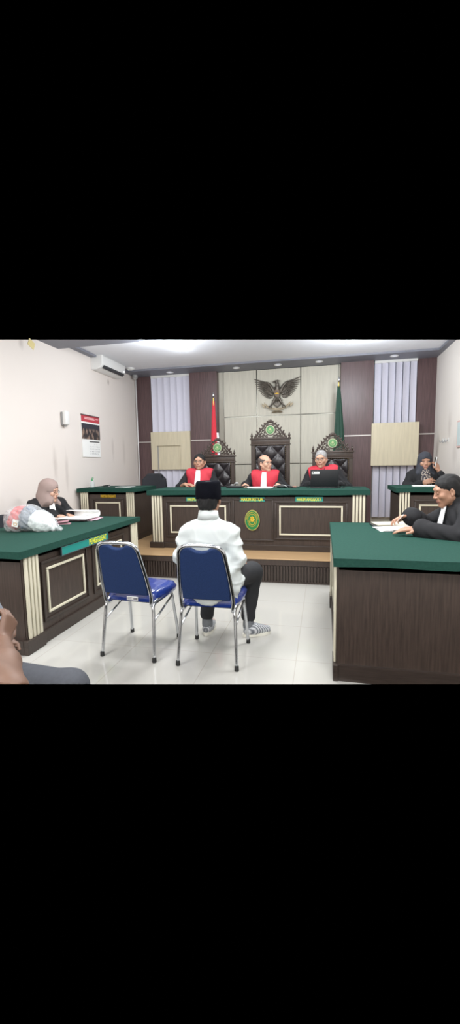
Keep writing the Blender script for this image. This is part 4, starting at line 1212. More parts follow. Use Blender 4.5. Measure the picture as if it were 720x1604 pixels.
class Fig:
    """a seated figure; origin = seat surface under the hips, facing -y before turning"""
    def __init__(s, lean=0.0, twist=0.0, hyaw=0.0, hpitch=0.0, hroll=0.0, sc=1.0, side=0.0, hoff=(0, 0, 0)):
        s.sc = sc; s.lean = rotx(lean) @ roty(side); s.tw = rotz_(twist)
        hp = s.t((0, -.012, .685)) + V3(hoff)
        s.HR = rotz_(hyaw) @ rotx(hpitch) @ roty(hroll)
        s.hp = hp
        s.T = (lambda p: hp + s.HR @ (V3(p) * 1.0), s.HR)
    def t(s, p): return s.lean @ s.tw @ (V3(p) * s.sc)
    drop = 0.0
    def torso(s, S, g=0.0, m=0, k=.05, belly=0.0, upto=1.0):
        t = s.t; R = s.lean @ s.tw; c = s.sc
        S.cap(t((-.085, 0, .10)), t((.085, 0, .10)), .115 * c + g, k=k, m=m)
        S.ell(t((0, -.01 - belly, .24)), V3((.150, .115 + belly, .17)) * c + g, R, k=k, m=m)
        S.ell(t((0, .0, .395)), V3((.172, .118, .155)) * c + g, R, k=k, m=m)
        dp = s.drop; cx = 0 if dp == 0 else .05; S.cap(t((-.138, .005, .505 - dp)), t((-cx, .005, .505 - dp * .35)), .062 * c + g, k=k * .8, m=m); S.cap(t((.138, .005, .505 - dp)), t((cx, .005, .505 - dp * .35)), .062 * c + g, k=k * .8, m=m)
        S.cap(t((0, .015, .50 - dp * .9)), t((0, .008, .585 - dp * .9)), (.085 if dp == 0 else .066) * c + g * .7, .058 * c + g * .3, k=.05, m=m)
    def neck(s, S, m=0):
        S.cap(s.t((0, .012, .53)), s.hp + s.HR @ V3((0, .02, -.05)), .054 * s.sc, .050 * s.sc, k=.03, m=m)
    def arm(s, S, side, el, wr, r=(.046, .038, .026), g=0.0, m=0, upto=1.0, wide=0.0, k=.03):
        sh = s.t((side * .172, .005, .495 - s.drop)); el = V3(el); wr = V3(wr)
        S.cap(sh, el, r[0] + g, r[1] + g, k=k, m=m)
        e = el + (wr - el) * upto
        S.cap(el, e, r[1] + g, r[2] + (r[1] - r[2]) * (1 - upto) + g + wide, k=k * .7, m=m)
    def leg(s, S, hip, kn, an, g=0.0, m=0, r=(.085, .058, .040), k=.04):
        S.cap(hip, kn, r[0] + g, r[1] + g, k=k, m=m); S.cap(kn, an, r[1] + g, r[2] + g, k=k, m=m)

def fine_around(c, r, res):
    return [(c[i] - r, c[i] + r, res) for i in range(3)]

def jabot(par, F, mat=white_cl, z0=.57, z1=.16, w0=.028, w1=.050, y0=-.100, y1=-.182):
    """white pleated neck band hanging on the chest"""
    b = nb(); n = 14; rows = []
    for j in range(n + 1):
        k = j / n; z = z0 + (z1 - z0) * k; wd = w0 + (w1 - w0) * k ** .7; y = y0 + (y1 - y0) * min(1, k * 2.2)
        rows.append([F.t((wd * u, y - .004 * (1 - u * u) + .003 * math.sin(u * 9 + k), z)) for u in [i / 8 - 1 for i in range(17)]])
    A = [[b.verts.new(p) for p in r] for r in rows]
    for j in range(n):
        for i in range(16): b.faces.new((A[j][i], A[j][i + 1], A[j + 1][i + 1], A[j + 1][i]))
    o = obj('jabot', b, mat, par, 180); md = o.modifiers.new('s', 'SOLIDIFY'); md.thickness = .006; md.offset = 1
    return o

def robed(name_label, loc, rz, F, skin, arms, hair, garment, red=False, glasses=False, closed=False, brow=hairb, belly=0.0, hands=(), legs=True, cuff=None, res=.008, jab=True, fullface=1.0, hres=.0042, sleeve_up=(.8, .8), wide=.012, extra=None, seed=1, headwear=None):
    t = thing('person', name_label, 'person', loc, rz)
    S = Sculpt()
    F.torso(S, -.006, 0, belly=belly); F.neck(S); head_prims(S, F.T, full=fullface, ears=headwear is None)
    fine = [fine_around(F.hp, .125, hres)]
    for (sd, el, wr), h in zip(arms, hands):
        F.arm(S, sd, el, wr)
        hand(S, wr, h['d'], h['n'], h['s'], h.get('c', .5), sc=h.get('sc', 1.0), curls=h.get('cs'), thumb=h.get('th', .6))
        fine.append(fine_around(V3(wr) + V3(h['d']) / np.linalg.norm(h['d']) * .09, .11, .0050))
    if legs:
        for sx in (-1, 1): F.leg(S, (sx * .09, 0, .09), (sx * .11, -.40, .085), (sx * .12, -.42, -.36)); S.cap((sx * .12, -.42, -.38), (sx * .12, -.56, -.40), .04, .03)
    to_obj('body', S.mesh(.010, fine), [skin, lipsm], t)
    # garment
    G = Sculpt()
    F.torso(G, .020, 0, belly=belly)
    for i, (sd, el, wr) in enumerate(arms):
        F.arm(G, sd, el, wr, g=.016, upto=sleeve_up[i], wide=wide)
    if legs:
        for sx in (-1, 1): F.leg(G, (sx * .09, 0, .09), (sx * .11, -.40, .085), (sx * .12, -.42, -.30), g=.02)
    G.cap(F.t((0, .02, .50)), F.t((0, .02, .590)), .075, .066, k=.03)
    G.ell(F.t((0, -.075, .62)), (.045, .06, .075), k=.01, op='-')
    if extra: extra(G)
    go = to_obj('robe', G.mesh(res, disp=folds(.0062, seed, 1.7)), [garment], t)
    if red:
        Y_ = Sculpt(); F.torso(Y_, .034, 0, belly=belly)
        RR = F.lean @ F.tw
        pl = lambda p, n: Y_.plane(F.t(p), RR @ V3(n))
        for s_ in (-1, 1): pl((s_ * .178, 0, .44), (s_, 0, -.16))
        pl((0, 0, .14), (0, 0, -1)); pl((0, .045, .48), (0, 1, .0)); pl((0, 0, .600), (0, -.2, 1))
        Y_.cap(F.t((0, -.10, .70)), F.t((0, -.14, .50)), .088, .026, k=.006, op='-')
        to_obj('red_yoke', Y_.mesh(.006, disp=folds(.0025, seed + 2)), [robe_red], t)
    if jab: jabot(t, F)
    face_parts(t, F.T, brow, closed, glasses, skin)
    if hair == 'short': hair_short(t, F.T, hairb, full=fullface)
    elif hair == 'grey': hair_short(t, F.T, hairg, full=fullface)
    elif hair == 'thin': hair_short(t, F.T, hairt, thin=True, full=fullface)
    return t

SZ = 0.66
# left judge: faces the room, right forearm on the bench
F1 = Fig(lean=.03, hyaw=.0, hpitch=-.05)
robed('judge in black and red robe with short black hair, seated left behind the bench', (-1.775, 5.88, SZ + .035), .05, F1, skinB,
      [(-1, (-.31, -.06, .31), (-.16, -.27, .375)), (1, (.27, -.06, .31), (.10, -.27, .375))], 'short', robe_blk, red=True, glasses=True, fullface=1.08, belly=.02,
      hands=[{'d': (.9, -.25, -.04), 'n': (0, -.2, 1), 's': 1, 'c': .5}, {'d': (-.9, -.2, -.04), 'n': (0, -.2, 1), 's': -1, 'c': .5}], sleeve_up=(.30, .7), seed=3)
# presiding judge: head turned to his left
F2 = Fig(lean=.05, hyaw=.95, hpitch=-.02)
robed('bald judge in black and red robe, head turned sideways, seated at the middle', (-.80, 5.86, SZ), 0, F2, skinA,
      [(-1, (-.30, -.06, .33), (-.24, -.30, .40)), (1, (.30, -.06, .33), (.20, -.30, .40))], 'thin', robe_blk, red=True, glasses=True,
      hands=[{'d': (.3, -.9, -.05), 'n': (0, 0, 1), 's': 1, 'c': .6}, {'d': (.2, -.9, -.05), 'n': (0, 0, 1), 's': -1, 'c': .6}], sleeve_up=(.85, .85), seed=5)
# right judge at the laptop
F3 = Fig(lean=.10, hyaw=-.12, hpitch=.08, side=-.06, hroll=-.04, hoff=(-.02, 0, .0))
robed('judge with short grey hair and glasses, seated behind the open laptop', (.035, 5.90, SZ + .05), -.05, F3, skinA,
      [(-1, (-.29, -.10, .30), (-.13, -.32, .36)), (1, (.30, -.10, .30), (.13, -.32, .36))], 'grey', robe_blk, red=True, glasses=True, brow=hairg, jab=False,
      hands=[{'d': (.5, -.8, -.05), 'n': (0, 0, 1), 's': 1, 'c': .6}, {'d': (-.5, -.8, -.05), 'n': (0, 0, 1), 's': -1, 'c': .6}], sleeve_up=(.8, .8), seed=8)

# ---- the man reading at the right desk (profile, facing left)
F4 = Fig(lean=.22, hyaw=-.03, hpitch=.30, sc=1.0, hoff=(0, -.045, -.015))
t4 = robed('man with short black hair in a black robe, reading at the right foreground desk', (1.13, 3.44, .465), -PI / 2 + .10, F4, skinB,
      [(-1, (-.22, -.28, .37), (-.04, -.46, .455)), (1, (.26, -.22, .35), (.10, -.45, .375))], 'short', robe_blk, closed=True, glasses=False,
      hands=[{'d': (.05, -.8, -.10), 'n': (-.35, -.2, .9), 's': 1, 'cs': [.55, .65, .8, .9]}, {'d': (-.05, -.95, -.02), 'n': (.25, 0, 1), 's': -1, 'cs': [.2, .35, .5, .6], 'th': .3}], sleeve_up=(.88, .86), wide=.03, res=.007, hres=.0034, seed=11)
for s_, wr, d in ((1, (.10, -.45, .375), (-.05, -.95, -.02)), (-1, (-.04, -.46, .455), (.05, -.8, -.10))):
    b = nb(); d = V3(d) / np.linalg.norm(d); p = V3(wr)
    tube(b, [p - d * .045, p + d * .006], [.040, .037], 14); obj('shirt_cuff', b, M('cuff_cloth', (196, 206, 220), .8), t4, 60)

# ---- woman in the hijab at the left desk
def hijab(par, F, mat, drape=.20, res=.005, seed=2, front=.30):
    P, R = F.T; S = Sculpt()
    S.ell(P((0, .018, .036)), (.090, .108, .098), R, k=.02)
    S.ell(P((0, .045, -.05)), (.088, .088, .10), R, k=.04)
    S.ell(P((0, .01, .075)), (.075, .095, .07), R, k=.03); S.cap(P((0, .05, -.08)), F.t((0, .07, .50)), .085, .09, k=.04)
    for s_ in (-1, 1): S.cap(P((s_ * .04, -.02, -.10)), F.t((s_ * .10, -.03, .515)), .05, .055, k=.04)
    S.cap(P((0, .005, -.07)), F.t((0, -.01, .53)), .075, .088, k=.05)
    S.ell(P((0, -.118, -.010)), (.052, .066, .078), R, k=.008, op='-')
    zc = F.hp[2]; fd = lambda x, y, z: (.0035 * np.sin(60 * z + 38 * x + 20 * y) + .002 * np.sin(90 * x - 50 * z)) * np.clip((zc - .09 - z) / .06 + .15, .15, 1)
    return to_obj('headscarf', S.mesh(res, disp=fd), mat, par)
F5 = Fig(lean=.24, hyaw=.62, hpitch=.16, sc=.97, hoff=(0, -.02, -.01))
t5 = robed('woman in a pale pink headscarf, glasses and black robe, reading papers at the left desk', (-3.20, 4.20, .44), math.radians(62), F5, skinC,
      [(-1, (-.22, -.22, .34), (-.03, -.36, .37)), (1, (.24, -.20, .34), (.10, -.40, .37))], None, robe_blk, glasses=True, closed=True, headwear='h',
      hands=[{'d': (.3, -.9, -.05), 'n': (-.2, 0, 1), 's': 1, 'c': .5}, {'d': (-.1, -.9, -.05), 'n': (.2, 0, 1), 's': -1, 'c': .5}], sleeve_up=(.85, .8), wide=.03, seed=21, res=.008)
hijab(t5, F5, M('pink_beige_scarf', (156, 136, 130), .8, var=.05), seed=3)

# ---- woman with the phone at the right clerk desk
F6 = Fig(lean=.04, hyaw=-.05, hpitch=.02, sc=.92)
ph_wr = (.17, -.08, .555)
t6 = robed('woman in a dark headscarf holding a phone to her ear at the right clerk desk', (1.34, 6.10, .695), .02, F6, skinB,
      [(-1, (-.24, -.10, .28), (-.06, -.20, .36)), (1, (.27, -.10, .33), (.16, -.11, .515))], None, robe_blk, jab=False, headwear='h',
      hands=[{'d': (.85, -.2, .25), 'n': (0, -1, .2), 's': 1, 'c': .5}, {'d': (-.25, .15, .95), 'n': (.6, -.7, .1), 's': -1, 'c': .9}], sleeve_up=(.88, .80), wide=.0, seed=31)
hijab(t6, F6, M('charcoal_scarf', (56, 58, 66), .85, var=.1), seed=4)
def scarf_mat():
    m = bpy.data.materials.new('patterned_scarf'); m.use_nodes = True; nt = m.node_tree; bs = nt.nodes['Principled BSDF']
    vo = nt.nodes.new('ShaderNodeTexVoronoi'); vo.inputs['Scale'].default_value = 42; tc = nt.nodes.new('ShaderNodeTexCoord'); r = nt.nodes.new('ShaderNodeValToRGB')
    r.color_ramp.elements[0].color = srgb(196, 182, 168); r.color_ramp.elements[1].color = srgb(52, 50, 58); r.color_ramp.elements[0].position = .25; r.color_ramp.elements[1].position = .5
    nt.links.new(tc.outputs['Object'], vo.inputs['Vector']); nt.links.new(vo.outputs['Distance'], r.inputs[0]); nt.links.new(r.outputs[0], bs.inputs['Base Color']); bs.inputs['Roughness'].default_value = .8
    return m
S = Sculpt(); S.cap(F6.t((0, -.10, .54)), F6.t((-.02, -.15, .30)), .05, .055, flat=((0, 1, 0), .5)); S.cap(F6.t((.02, -.10, .53)), F6.t((.05, -.15, .28)), .04, .045, flat=((0, 1, 0), .5))
to_obj('patterned_scarf', S.mesh(.007, disp=folds(.003, 5, 2)), scarf_mat(), t6)
ph = thing('mobile_phone', 'white mobile phone held to the ear of the woman on the right', 'phone', (1.34 + .115, 6.10 - .10, .695 + .625), 0)
b = nb(); cbox(b, (0, 0, 0), (.010, .072, .15), .006, Matrix.Rotation(.15, 3, 'Y')); obj('casing', b, white_pl, ph, 40)
b = nb(); cbox(b, (-.0052, 0, 0), (.002, .066, .142), .0, Matrix.Rotation(.15, 3, 'Y')); obj('screen', b, black_pl, ph)

# ---- the seated man seen from behind, white shirt and black cap
DX, DY, DZ0 = -.770, 2.72, .475
F7 = Fig(lean=.02, hyaw=.0, hpitch=.03, sc=.90, hoff=(0, .0, .015))
F7.drop = .042
t7 = thing('person', 'man in a white shirt and black cap seen from behind, seated on a blue chair', 'person', (DX, DY, DZ0), PI)
S = Sculpt(); F7.torso(S, -.006); F7.neck(S); head_prims(S, F7.T)
# after the half turn +x here is the photograph's left
ARM = [(-1, (-.205, .02, .225), (-.17, -.20, .15)), (1, (.205, .02, .225), (.15, -.20, .15))]
fine = [fine_around(F7.hp, .12, .0040)]
for (sd, el, wr), h in zip(ARM, [{'d': (.3, -.9, -.1), 's': 1}, {'d': (-.3, -.9, -.1), 's': -1}]):
    F7.arm(S, sd, el, wr); hand(S, wr, h['d'], (0, 0, 1), h['s'], .35); fine.append(fine_around(V3(wr) + V3((0, -.09, 0)), .10, .005))
hipL, hipR = (.085, .02, .075), (-.085, .02, .075)
knL, anL = (.10, -.40, .055), (.125, -.34, -.375)
knR, anR = (-.235, -.40, .03), (-.205, -.36, -.375)
F7.leg(S, hipL, knL, anL); F7.leg(S, hipR, knR, anR)
for an, dd in ((anL, (.0, -.16)), (anR, (-.13, -.085))):
    S.cap((an[0], an[1], an[2] - .02), (an[0] + dd[0], an[1] + dd[1], an[2] - .065), .032, .024, k=.02)
to_obj('body', S.mesh(.010, fine), [skinB, lipsm], t7)
# shirt, hanging loose over the seat
G = Sculpt(); g = .004
F7.torso(G, g)
for sd, el, wr in ARM:
    F7.arm(G, sd, el, wr, g=.010, upto=.93, r=(.048, .042, .032), wide=.004)
G.cap(F7.t((-.10, .04, .14)), F7.t((.10, .04, .14)), .125, k=.05)
G.cap((-.08, .09, .03), (.08, .09, .03), .055, k=.06); G.cap((-.13, .148, .0), (.08, .148, .0), .011, k=.02); G.cap((-.11, .148, -.022), (.06, .148, -.022), .012, k=.02); G.cap((-.08, .147, -.042), (.045, .147, -.044), .012, k=.02); G.cap((-.05, .146, -.058), (.02, .146, -.060), .009, k=.02); G.cap((-.17, .05, .10), (-.185, .06, .01), .045, k=.04); G.cap((-.09, .10, .03), (.09, .16, .03), .03, k=.04); G.cap((-.16, -.02, .06), (.16, -.02, .06), .06, k=.05)
G.cap((-.16, .0, .10), (-.17, -.06, .05), .06, .06, k=.05)
G.cap(F7.t((0, .014, .50)), F7.t((0, .012, .610)), .062, .058, k=.03)
G.plane(F7.t((0, 0, .616)), (0, .15, 1))
G.ell(F7.t((0, -.09, .66)), (.04, .06, .08), k=.01, op='-')
def shirt_fold(x, y, z):
    f = .0040 * np.sin(22 * x + 52 * z + 2.2 * np.sin(14 * x + 3)) + .0035 * np.sin(-40 * x + 34 * z + 1.5 * np.sin(22 * z)) * (np.abs(x) > .0)
    arm = np.clip((np.abs(x) - .15) / .06, 0, 1)
    f = f - .0045 * np.maximum(0, 1 - 3.2 * np.abs(np.sin(9 * x + 16 * z + 1.2 * np.sin(12 * x - 9 * z) + .6))) - .0045 * np.maximum(0, 1 - 3.2 * np.abs(np.sin(-12 * x + 14 * z + 1.1 * np.sin(10 * x + 7 * z) + 2)))
    return f * (.55 + .6 * arm) + .003 * arm * np.sin(85 * z + 30 * y)
to_obj('shirt', G.mesh(.0065, disp=shirt_fold), [shirt_w], t7)
# collar and yoke seam
b = nb()
n = 30; A = []; B_ = []
for i in range(n):
    a = PI * (-.12) + (PI * 1.24) * i / (n - 1)
    A.append(F7.t((.077 * math.cos(a), .014 + .077 * math.sin(a), .548 + .012 * math.sin(a)))); B_.append(F7.t((.066 * math.cos(a), .012 + .066 * math.sin(a), .618 + .010 * math.sin(a))))
va = [b.verts.new(p) for p in A]; vb_ = [b.verts.new(p) for p in B_]
for i in range(n - 1): b.faces.new((va[i], va[i + 1], vb_[i + 1], vb_[i]))
o = obj('collar', b, shirt_w, t7, 180); md = o.modifiers.new('s', 'SOLIDIFY'); md.thickness = .006; md.offset = 1
G = Sculpt()
F7.leg(G, hipL, knL, (anL[0], anL[1], anL[2] + .06), g=.014); F7.leg(G, hipR, knR, (anR[0], anR[1], anR[2] + .06), g=.014)
G.cap((-.09, .02, .07), (.09, .02, .07), .105, k=.05)
to_obj('trousers', G.mesh(.008, disp=folds(.004, 77)), [trouser], t7)
# cropped hair under the cap
hair_short(t7, F7.T, hairb)
# oval velvet cap
P, R = F7.T
b = nb(); prof = [(.0790, -.030), (.0815, -.026), (.0825, .03), (.0800, .080), (.0765, .094), (.070, .099), (.055, .094), (.001, .091)]
seg = 48; rings = []
for r, z in prof:
    ring = []
    for i in range(seg):
        a = 2 * PI * i / seg
        ring.append(b.verts.new(P((r * 1.06 * math.cos(a), .016 + r * 1.24 * math.sin(a), .030 + z + (.010 * math.sin(a) if z < .002 else .004 * -math.sin(a))))))
    rings.append(ring)
for A_, B2 in zip(rings, rings[1:]):
    for i in range(seg): b.faces.new((A_[i], A_[(i + 1) % seg], B2[(i + 1) % seg], B2[i]))
b.faces.new(rings[0][::-1]); b.faces.new(rings[-1])
obj('cap', b, velvet, t7, 50, label='black velvet oval cap')
# slip-on shoes with knitted grey uppers, white soles; grey socks
knit = bpy.data.materials.new('striped_knit'); knit.use_nodes = True
_n = knit.node_tree; _w = _n.nodes.new('ShaderNodeTexWave'); _w.bands_direction = 'Y'; _w.inputs['Scale'].default_value = 22; _w.inputs['Distortion'].default_value = .6
_t = _n.nodes.new('ShaderNodeTexCoord'); _r = _n.nodes.new('ShaderNodeValToRGB'); _r.color_ramp.elements[0].color = srgb(92, 96, 102); _r.color_ramp.elements[1].color = srgb(196, 198, 200)
_n.links.new(_t.outputs['Object'], _w.inputs['Vector']); _n.links.new(_w.outputs['Fac'], _r.inputs[0]); _n.links.new(_r.outputs[0], _n.nodes['Principled BSDF'].inputs['Base Color'])
sock = M('grey_sock', (112, 116, 120), .9, var=.1, nscale=80); solem = M('white_sole', (226, 224, 212), .6)
def shoe(heel, toe_dir):
    ang = math.atan2(toe_dir[0], -toe_dir[1])   # 0 = pointing -y
    P_ = lambda p: V3(heel) + rotz_(ang) @ V3(p)
    S = Sculpt(); R_ = rotz_(ang)
    S.cap(P_((0, 0, .045)), P_((0, -.05, .048)), .038, .040, k=.02); S.cap(P_((0, -.05, .045)), P_((0, -.155, .034)), .040, .034, k=.03); S.cap(P_((0, -.06, .055)), P_((0, -.10, .045)), .038, .034, k=.03)
    S.plane(P_((0, 0, .022)), (0, 0, -1))
    S.ell(P_((0, .008, .098)), (.030, .040, .035), R_, k=.008, op='-')
    o = to_obj('shoe', S.mesh(.005), knit, t7)
    b = nb(); ol = []
    for i in range(28):
        a = 2 * PI * i / 28; x = math.cos(a); y = math.sin(a)
        ol.append(((.040 + .006 * (y < 0)) * x, -.072 + .118 * y))
    q = [P_((x, y, 0)) for x, y in ol]
    prism(b, [(p[0], p[1]) for p in q], heel[2] + .001, heel[2] + .026, 'z'); so = obj('sole', b, solem, t7, 40); so.parent = o
for an, dd in ((anL, (.02, -1)), (anR, (-.86, -.5))):
    heel = V3((an[0] + (.0), an[1] + .02, -DZ0)); d = V3((dd[0], dd[1], 0)); d /= np.linalg.norm(d)
    shoe(heel, d)
    S = Sculpt(); S.cap((an[0], an[1], an[2] + .10), (an[0], an[1], an[2] - .03), .046, .040); S.cap((an[0], an[1], an[2] - .02), (an[0] + d[0] * .05, an[1] + d[1] * .05, an[2] - .045), .036, .034)
    to_obj('sock', S.mesh(.007), sock, t7)

# ---- person cut off by the lower left corner: forearm and knee
t8 = thing('person', 'person cut off at the lower left corner with bare forearm, bracelet and grey trousers', 'person', (-1.52, 1.30, .42), PI / 2)
F8 = Fig(lean=.02, sc=1.0)
S = Sculpt(); F8.torso(S, -.006); F8.neck(S); head_prims(S, F8.T)
# facing +x in the world: local -y = world +x, local x = world +y
el8, wr8 = (-0.500, -0.773, 0.381), (-0.240, -0.528, 0.379)
S.cap(F8.t((-.172, 0, .495)), el8, .050, .050, k=.03); S.cap(el8, (-0.370, -0.650, 0.380), .046, .043, k=.02); S.cap((-0.370, -0.650, 0.380), wr8, .043, .027, k=.02)
hand(S, wr8, (.55, .15, .45), (.2, -.9, .2), 1, 1.3)
S.cap(F8.t((.172, 0, .495)), (.25, -.02, .24), .046, .038); S.cap((.25, -.02, .24), (.14, -.18, .20), .038, .026); hand(S, (.14, -.18, .20), (-.6, -.6, -.2), (0, 0, 1), -1, .4)
for sx in (-1, 1): F8.leg(S, (sx * .09, 0, .05), (sx * .08, -.48, .05), (sx * .10, -.50, -.35), r=(.055, .045, .035))
bo = to_obj('body', S.mesh(.010, [fine_around(V3(wr8), .12, .005)]), [M('skin_deep', (104, 76, 60), .55, var=.08, nscale=14), lipsm], t8)
G = Sculpt(); F8.torso(G, .018)
_a = F8.t((-.172, .005, .495)); _m = _a + (V3(el8) - _a) * .30; G.cap(_a, _m, .062, .064); F8.arm(G, 1, (.25, -.02, .24), (.14, -.18, .20), g=.02, upto=.8)
sh = to_obj('shirt', G.mesh(.009), [M('grey_shirt', (120, 124, 132), .8)], t8)
G = Sculpt()
for sx in (-1, 1): F8.leg(G, (sx * .09, 0, .045), (sx * .08, -.535, .042), (sx * .10, -.55, -.36), g=.008, r=(.080, .060, .045))
tr = to_obj('trousers', G.mesh(.008, disp=folds(.002, 9)), [M('grey_trousers', (66, 68, 74), .85, var=.08, nscale=60)], t8)
hair_short(t8, F8.T, hairb); face_parts(t8, F8.T, hairb, False, False, skinB)
b = nb()
for q in range(2): tube(b, [V3(wr8) - V3((.06, -.008, .06)) * (.10 + .25 * q) + V3((.036 * math.cos(a) * .8, .036 * math.sin(a), -.036 * math.cos(a) * .5)) for a in [2 * PI * i / 20 for i in range(20)]], .0035, 6, closed=True)
obj('bracelet', b, M('olive_bead', (120, 122, 100), .4, metal=.3), t8, 180)
bpy.context.view_layer.update()
for c in list(t8.children): trim(c, 1072, False)

# ---------------------------------------------------------------- things on the desks
BT = DZ + .752; LT = ZT; RT = .785; CT = DZ + .752
# laptop
t = thing('laptop', 'open black laptop with a white sticker on the judges bench', 'laptop', (.015, 5.20, BT))
b = nb(); box(b, (-.165, -.0, .0), (.165, .23, .016), .003); obj('base', b, black_pl, t, 40)
b = nb(); box(b, (-.15, .06, .0162), (.15, .2, .0175)); obj('keyboard', b, rubber, t)
b = nb(); Rl = Matrix.Rotation(math.radians(8), 3, 'X'); cbox(b, (0, -.008, .118), (.335, .010, .222), .004, Rl); ld = obj('lid', b, M('laptop_lid', (24, 26, 30), .5), t, 40)
b = nb(); cbox(b, (-.105, -.0245, .190), (.09, .001, .030), 0, Rl); sk = obj('sticker', b, paper, ld)
b = nb(); cbox(b, (-.133, -.0255, .190), (.018, .001, .014), 0, Rl); cbox(b, (-.095, -.0255, .194), (.04, .001, .003), 0, Rl); obj('sticker_print', b, black_pl, sk)
b = nb(); cbox(b, (0, .0015, .118), (.31, .0012, .195), 0, Rl); obj('screen', b, M('screen_dim', (60, 66, 80), .2), ld)
def cable(label, pts, r=.003, mat=black_pl, n=6, name='cable'):
    b = nb(); tube(b, smoothpath(pts, n), r, 6); return tagp(obj(name, b, mat, None, 180), label, 'cable')
coil = [(.20 + .04 * k / 40 + .045 * math.cos(k * .6), 5.14 + .02 * math.sin(k * .37), BT + .045 + .038 * math.sin(k * .6)) for k in range(34)]
cable('loose coil of black cable standing right of the laptop', [(.19, 5.2, BT + .01)] + coil + [(.36, 5.2, BT + .005), (.45, 5.25, BT + .005)], .0022, n=3)
cable('black cable curling left of the laptop', [(-.17, 5.25, BT + .006), (-.21, 5.2, BT + .02), (-.24, 5.15, BT + .045), (-.28, 5.15, BT + .03), (-.30, 5.2, BT + .006), (-.36, 5.2, BT + .006), (-.42, 5.25, BT + .006)], .003)
# bench microphone base and papers
t = thing('microphone_unit', 'black desk microphone unit with a grey head on the judges bench', 'microphone', (-1.15, 5.33, BT))
b = nb(); box(b, (-.09, -.06, 0), (.11, .06, .028), .006); obj('base', b, black_pl, t, 40)
b = nb(); tube(b, smoothpath([(.0, 0, .02), (.01, -.01, .05), (.04, -.03, .062)], 4), .007, 8); obj('gooseneck', b, grey_pl, t, 60)
b = nb(); ellip(b, (.045, -.03, .062), (.026, .016, .016)); ellip(b, (-.02, 0, .036), (.03, .02, .012)); obj('microphone_head', b, grey_pl, t, 60)
b = nb(); tube(b, smoothpath([(.12, .0, .01), (.16, -.02, .03), (.20, .0, .012)], 4), .008, 8); obj('handle', b, black_pl, t, 60)
def papers(label, loc, rz, w, d, n, name='papers', mats=None, grp=None):
    t = thing(name, label, 'papers', loc, rz, grp); rnd = random.Random(len(label))
    for i in range(n):
        b = nb(); a = rnd.uniform(-.12, .12); ox, oy = rnd.uniform(-.012, .012), rnd.uniform(-.012, .012)
        cbox(b, (ox, oy, .002 + i * .004), (w, d, .0032), 0, Matrix.Rotation(a, 3, 'Z')); obj('sheet', b, (mats[i] if mats else paper), t)
    return t
papers('white case papers lying in front of the presiding judge', (-.80, 5.30, BT), .1, .30, .21, 3)
b = nb()
S = Sculpt(); S.ell((-.02, 0, .018), (.05, .03, .016), k=.01); S.ell((.05, .01, .022), (.045, .03, .020), k=.02); S.cap((.08, 0, .02), (.13, .01, .01), .012, .008)
b.free(); o = to_obj('folded_pouch', S.mesh(.005, disp=folds(.003, 3, 3)), black_pl, None); o.location = (-.52, 5.32, BT); tagp(o, 'crumpled black pouch right of the presiding judge papers', 'pouch')
cable('thin white cable looped over the black pouch', [(-.62, 5.22, BT + .004), (-.60, 5.2, BT + .035), (-.54, 5.22, BT + .042), (-.48, 5.25, BT + .036), (-.44, 5.28, BT + .006)], .0028, white_pl)
b = nb(); cbox(b, (0, 0, .008), (.13, .04, .016), .004); o = obj('pen_case', b, M('brown_leather', (150, 100, 84), .5)); o.location = (-.40, 5.40, BT); tagp(o, 'small brown pen case at the right of the presiding judge', 'case')

# left clerk desk
t = thing('sanitizer_bottle', 'clear sanitizer bottle with a green pump on the left clerk desk', 'bottle', (-3.40, 5.62, CT))
clearp = M('clear_plastic', (225, 232, 232), .12, alpha=.45, var=0)
b = nb(); lathe(b, [(.030, 0), (.033, .01), (.033, .07), (.028, .085), (.012, .095), (.012, .104)], seg=20); obj('bottle_body', b, clearp, t, 40)
b = nb(); lathe(b, [(.014, .100), (.014, .116), (.006, .118), (.005, .14)], seg=14); tube(b, [(0, 0, .14), (.03, -.005, .137)], .005, 6); obj('pump', b, M('green_plastic', (60, 160, 100), .4), t, 40)
t = thing('stapler', 'black stapler lying on the left clerk desk', 'stapler', (-3.16, 5.62, CT), .2)
b = nb(); box(b, (-.055, -.018, 0), (.055, .018, .008), .003); obj('base', b, black_pl, t, 40)
b = nb(); cbox(b, (0, 0, .026), (.11, .026, .014), .006, Matrix.Rotation(-.12, 3, 'Y')); obj('top_arm', b, black_pl, t, 40)
b = nb(); cbox(b, (.035, 0, .016), (.02, .02, .016)); obj('hinge', b, grey_pl, t)
papers('thin stack of white papers on the left clerk desk', (-2.85, 5.62, CT), .05, .24, .17, 2)
papers('white papers on the right clerk desk below the woman on the phone', (1.25, 5.52, CT), 0, .30, .18, 2)

# plaintiff desk: open file with rolled page, pink folder, and the plastic bag
t = thing('open_file', 'open case file with a rolled up white page and pink cover on the left desk', 'papers', (-2.62, 4.04, LT), math.radians(4))
b = nb(); cbox(b, (.0, 0, .003), (.42, .26, .006)); cbox(b, (.14, -.02, .009), (.20, .24, .004), 0, Matrix.Rotation(.2, 3, 'Z')); obj('cover', b, pink_paper, t)
b = nb()
for i in range(6): cbox(b, (-.03, .01, .010 + .004 * i), (.34 - .004 * i, .22, .0034), 0, Matrix.Rotation(.02 * (i % 3 - 1), 3, 'Z'))
st = obj('page_stack', b, paper, t); st['kind'] = 'stuff'
b = nb(); pr = []
for i in range(20):
    a = -PI / 2 + i * (PI * 1.25) / 19; pr.append((.11 + .010 * i / 19 + .033 * math.cos(a) * 1.0, .062 + .032 * math.sin(a)))
pr = [(-.18, .035)] + pr
outer = [(y, z) for y, z in pr]
vs1 = []
for x, yoff in ((-.19, 0), (.20, -.02)):
    vs1.append([b.verts.new((x, y + yoff - .04, z)) for y, z in outer])
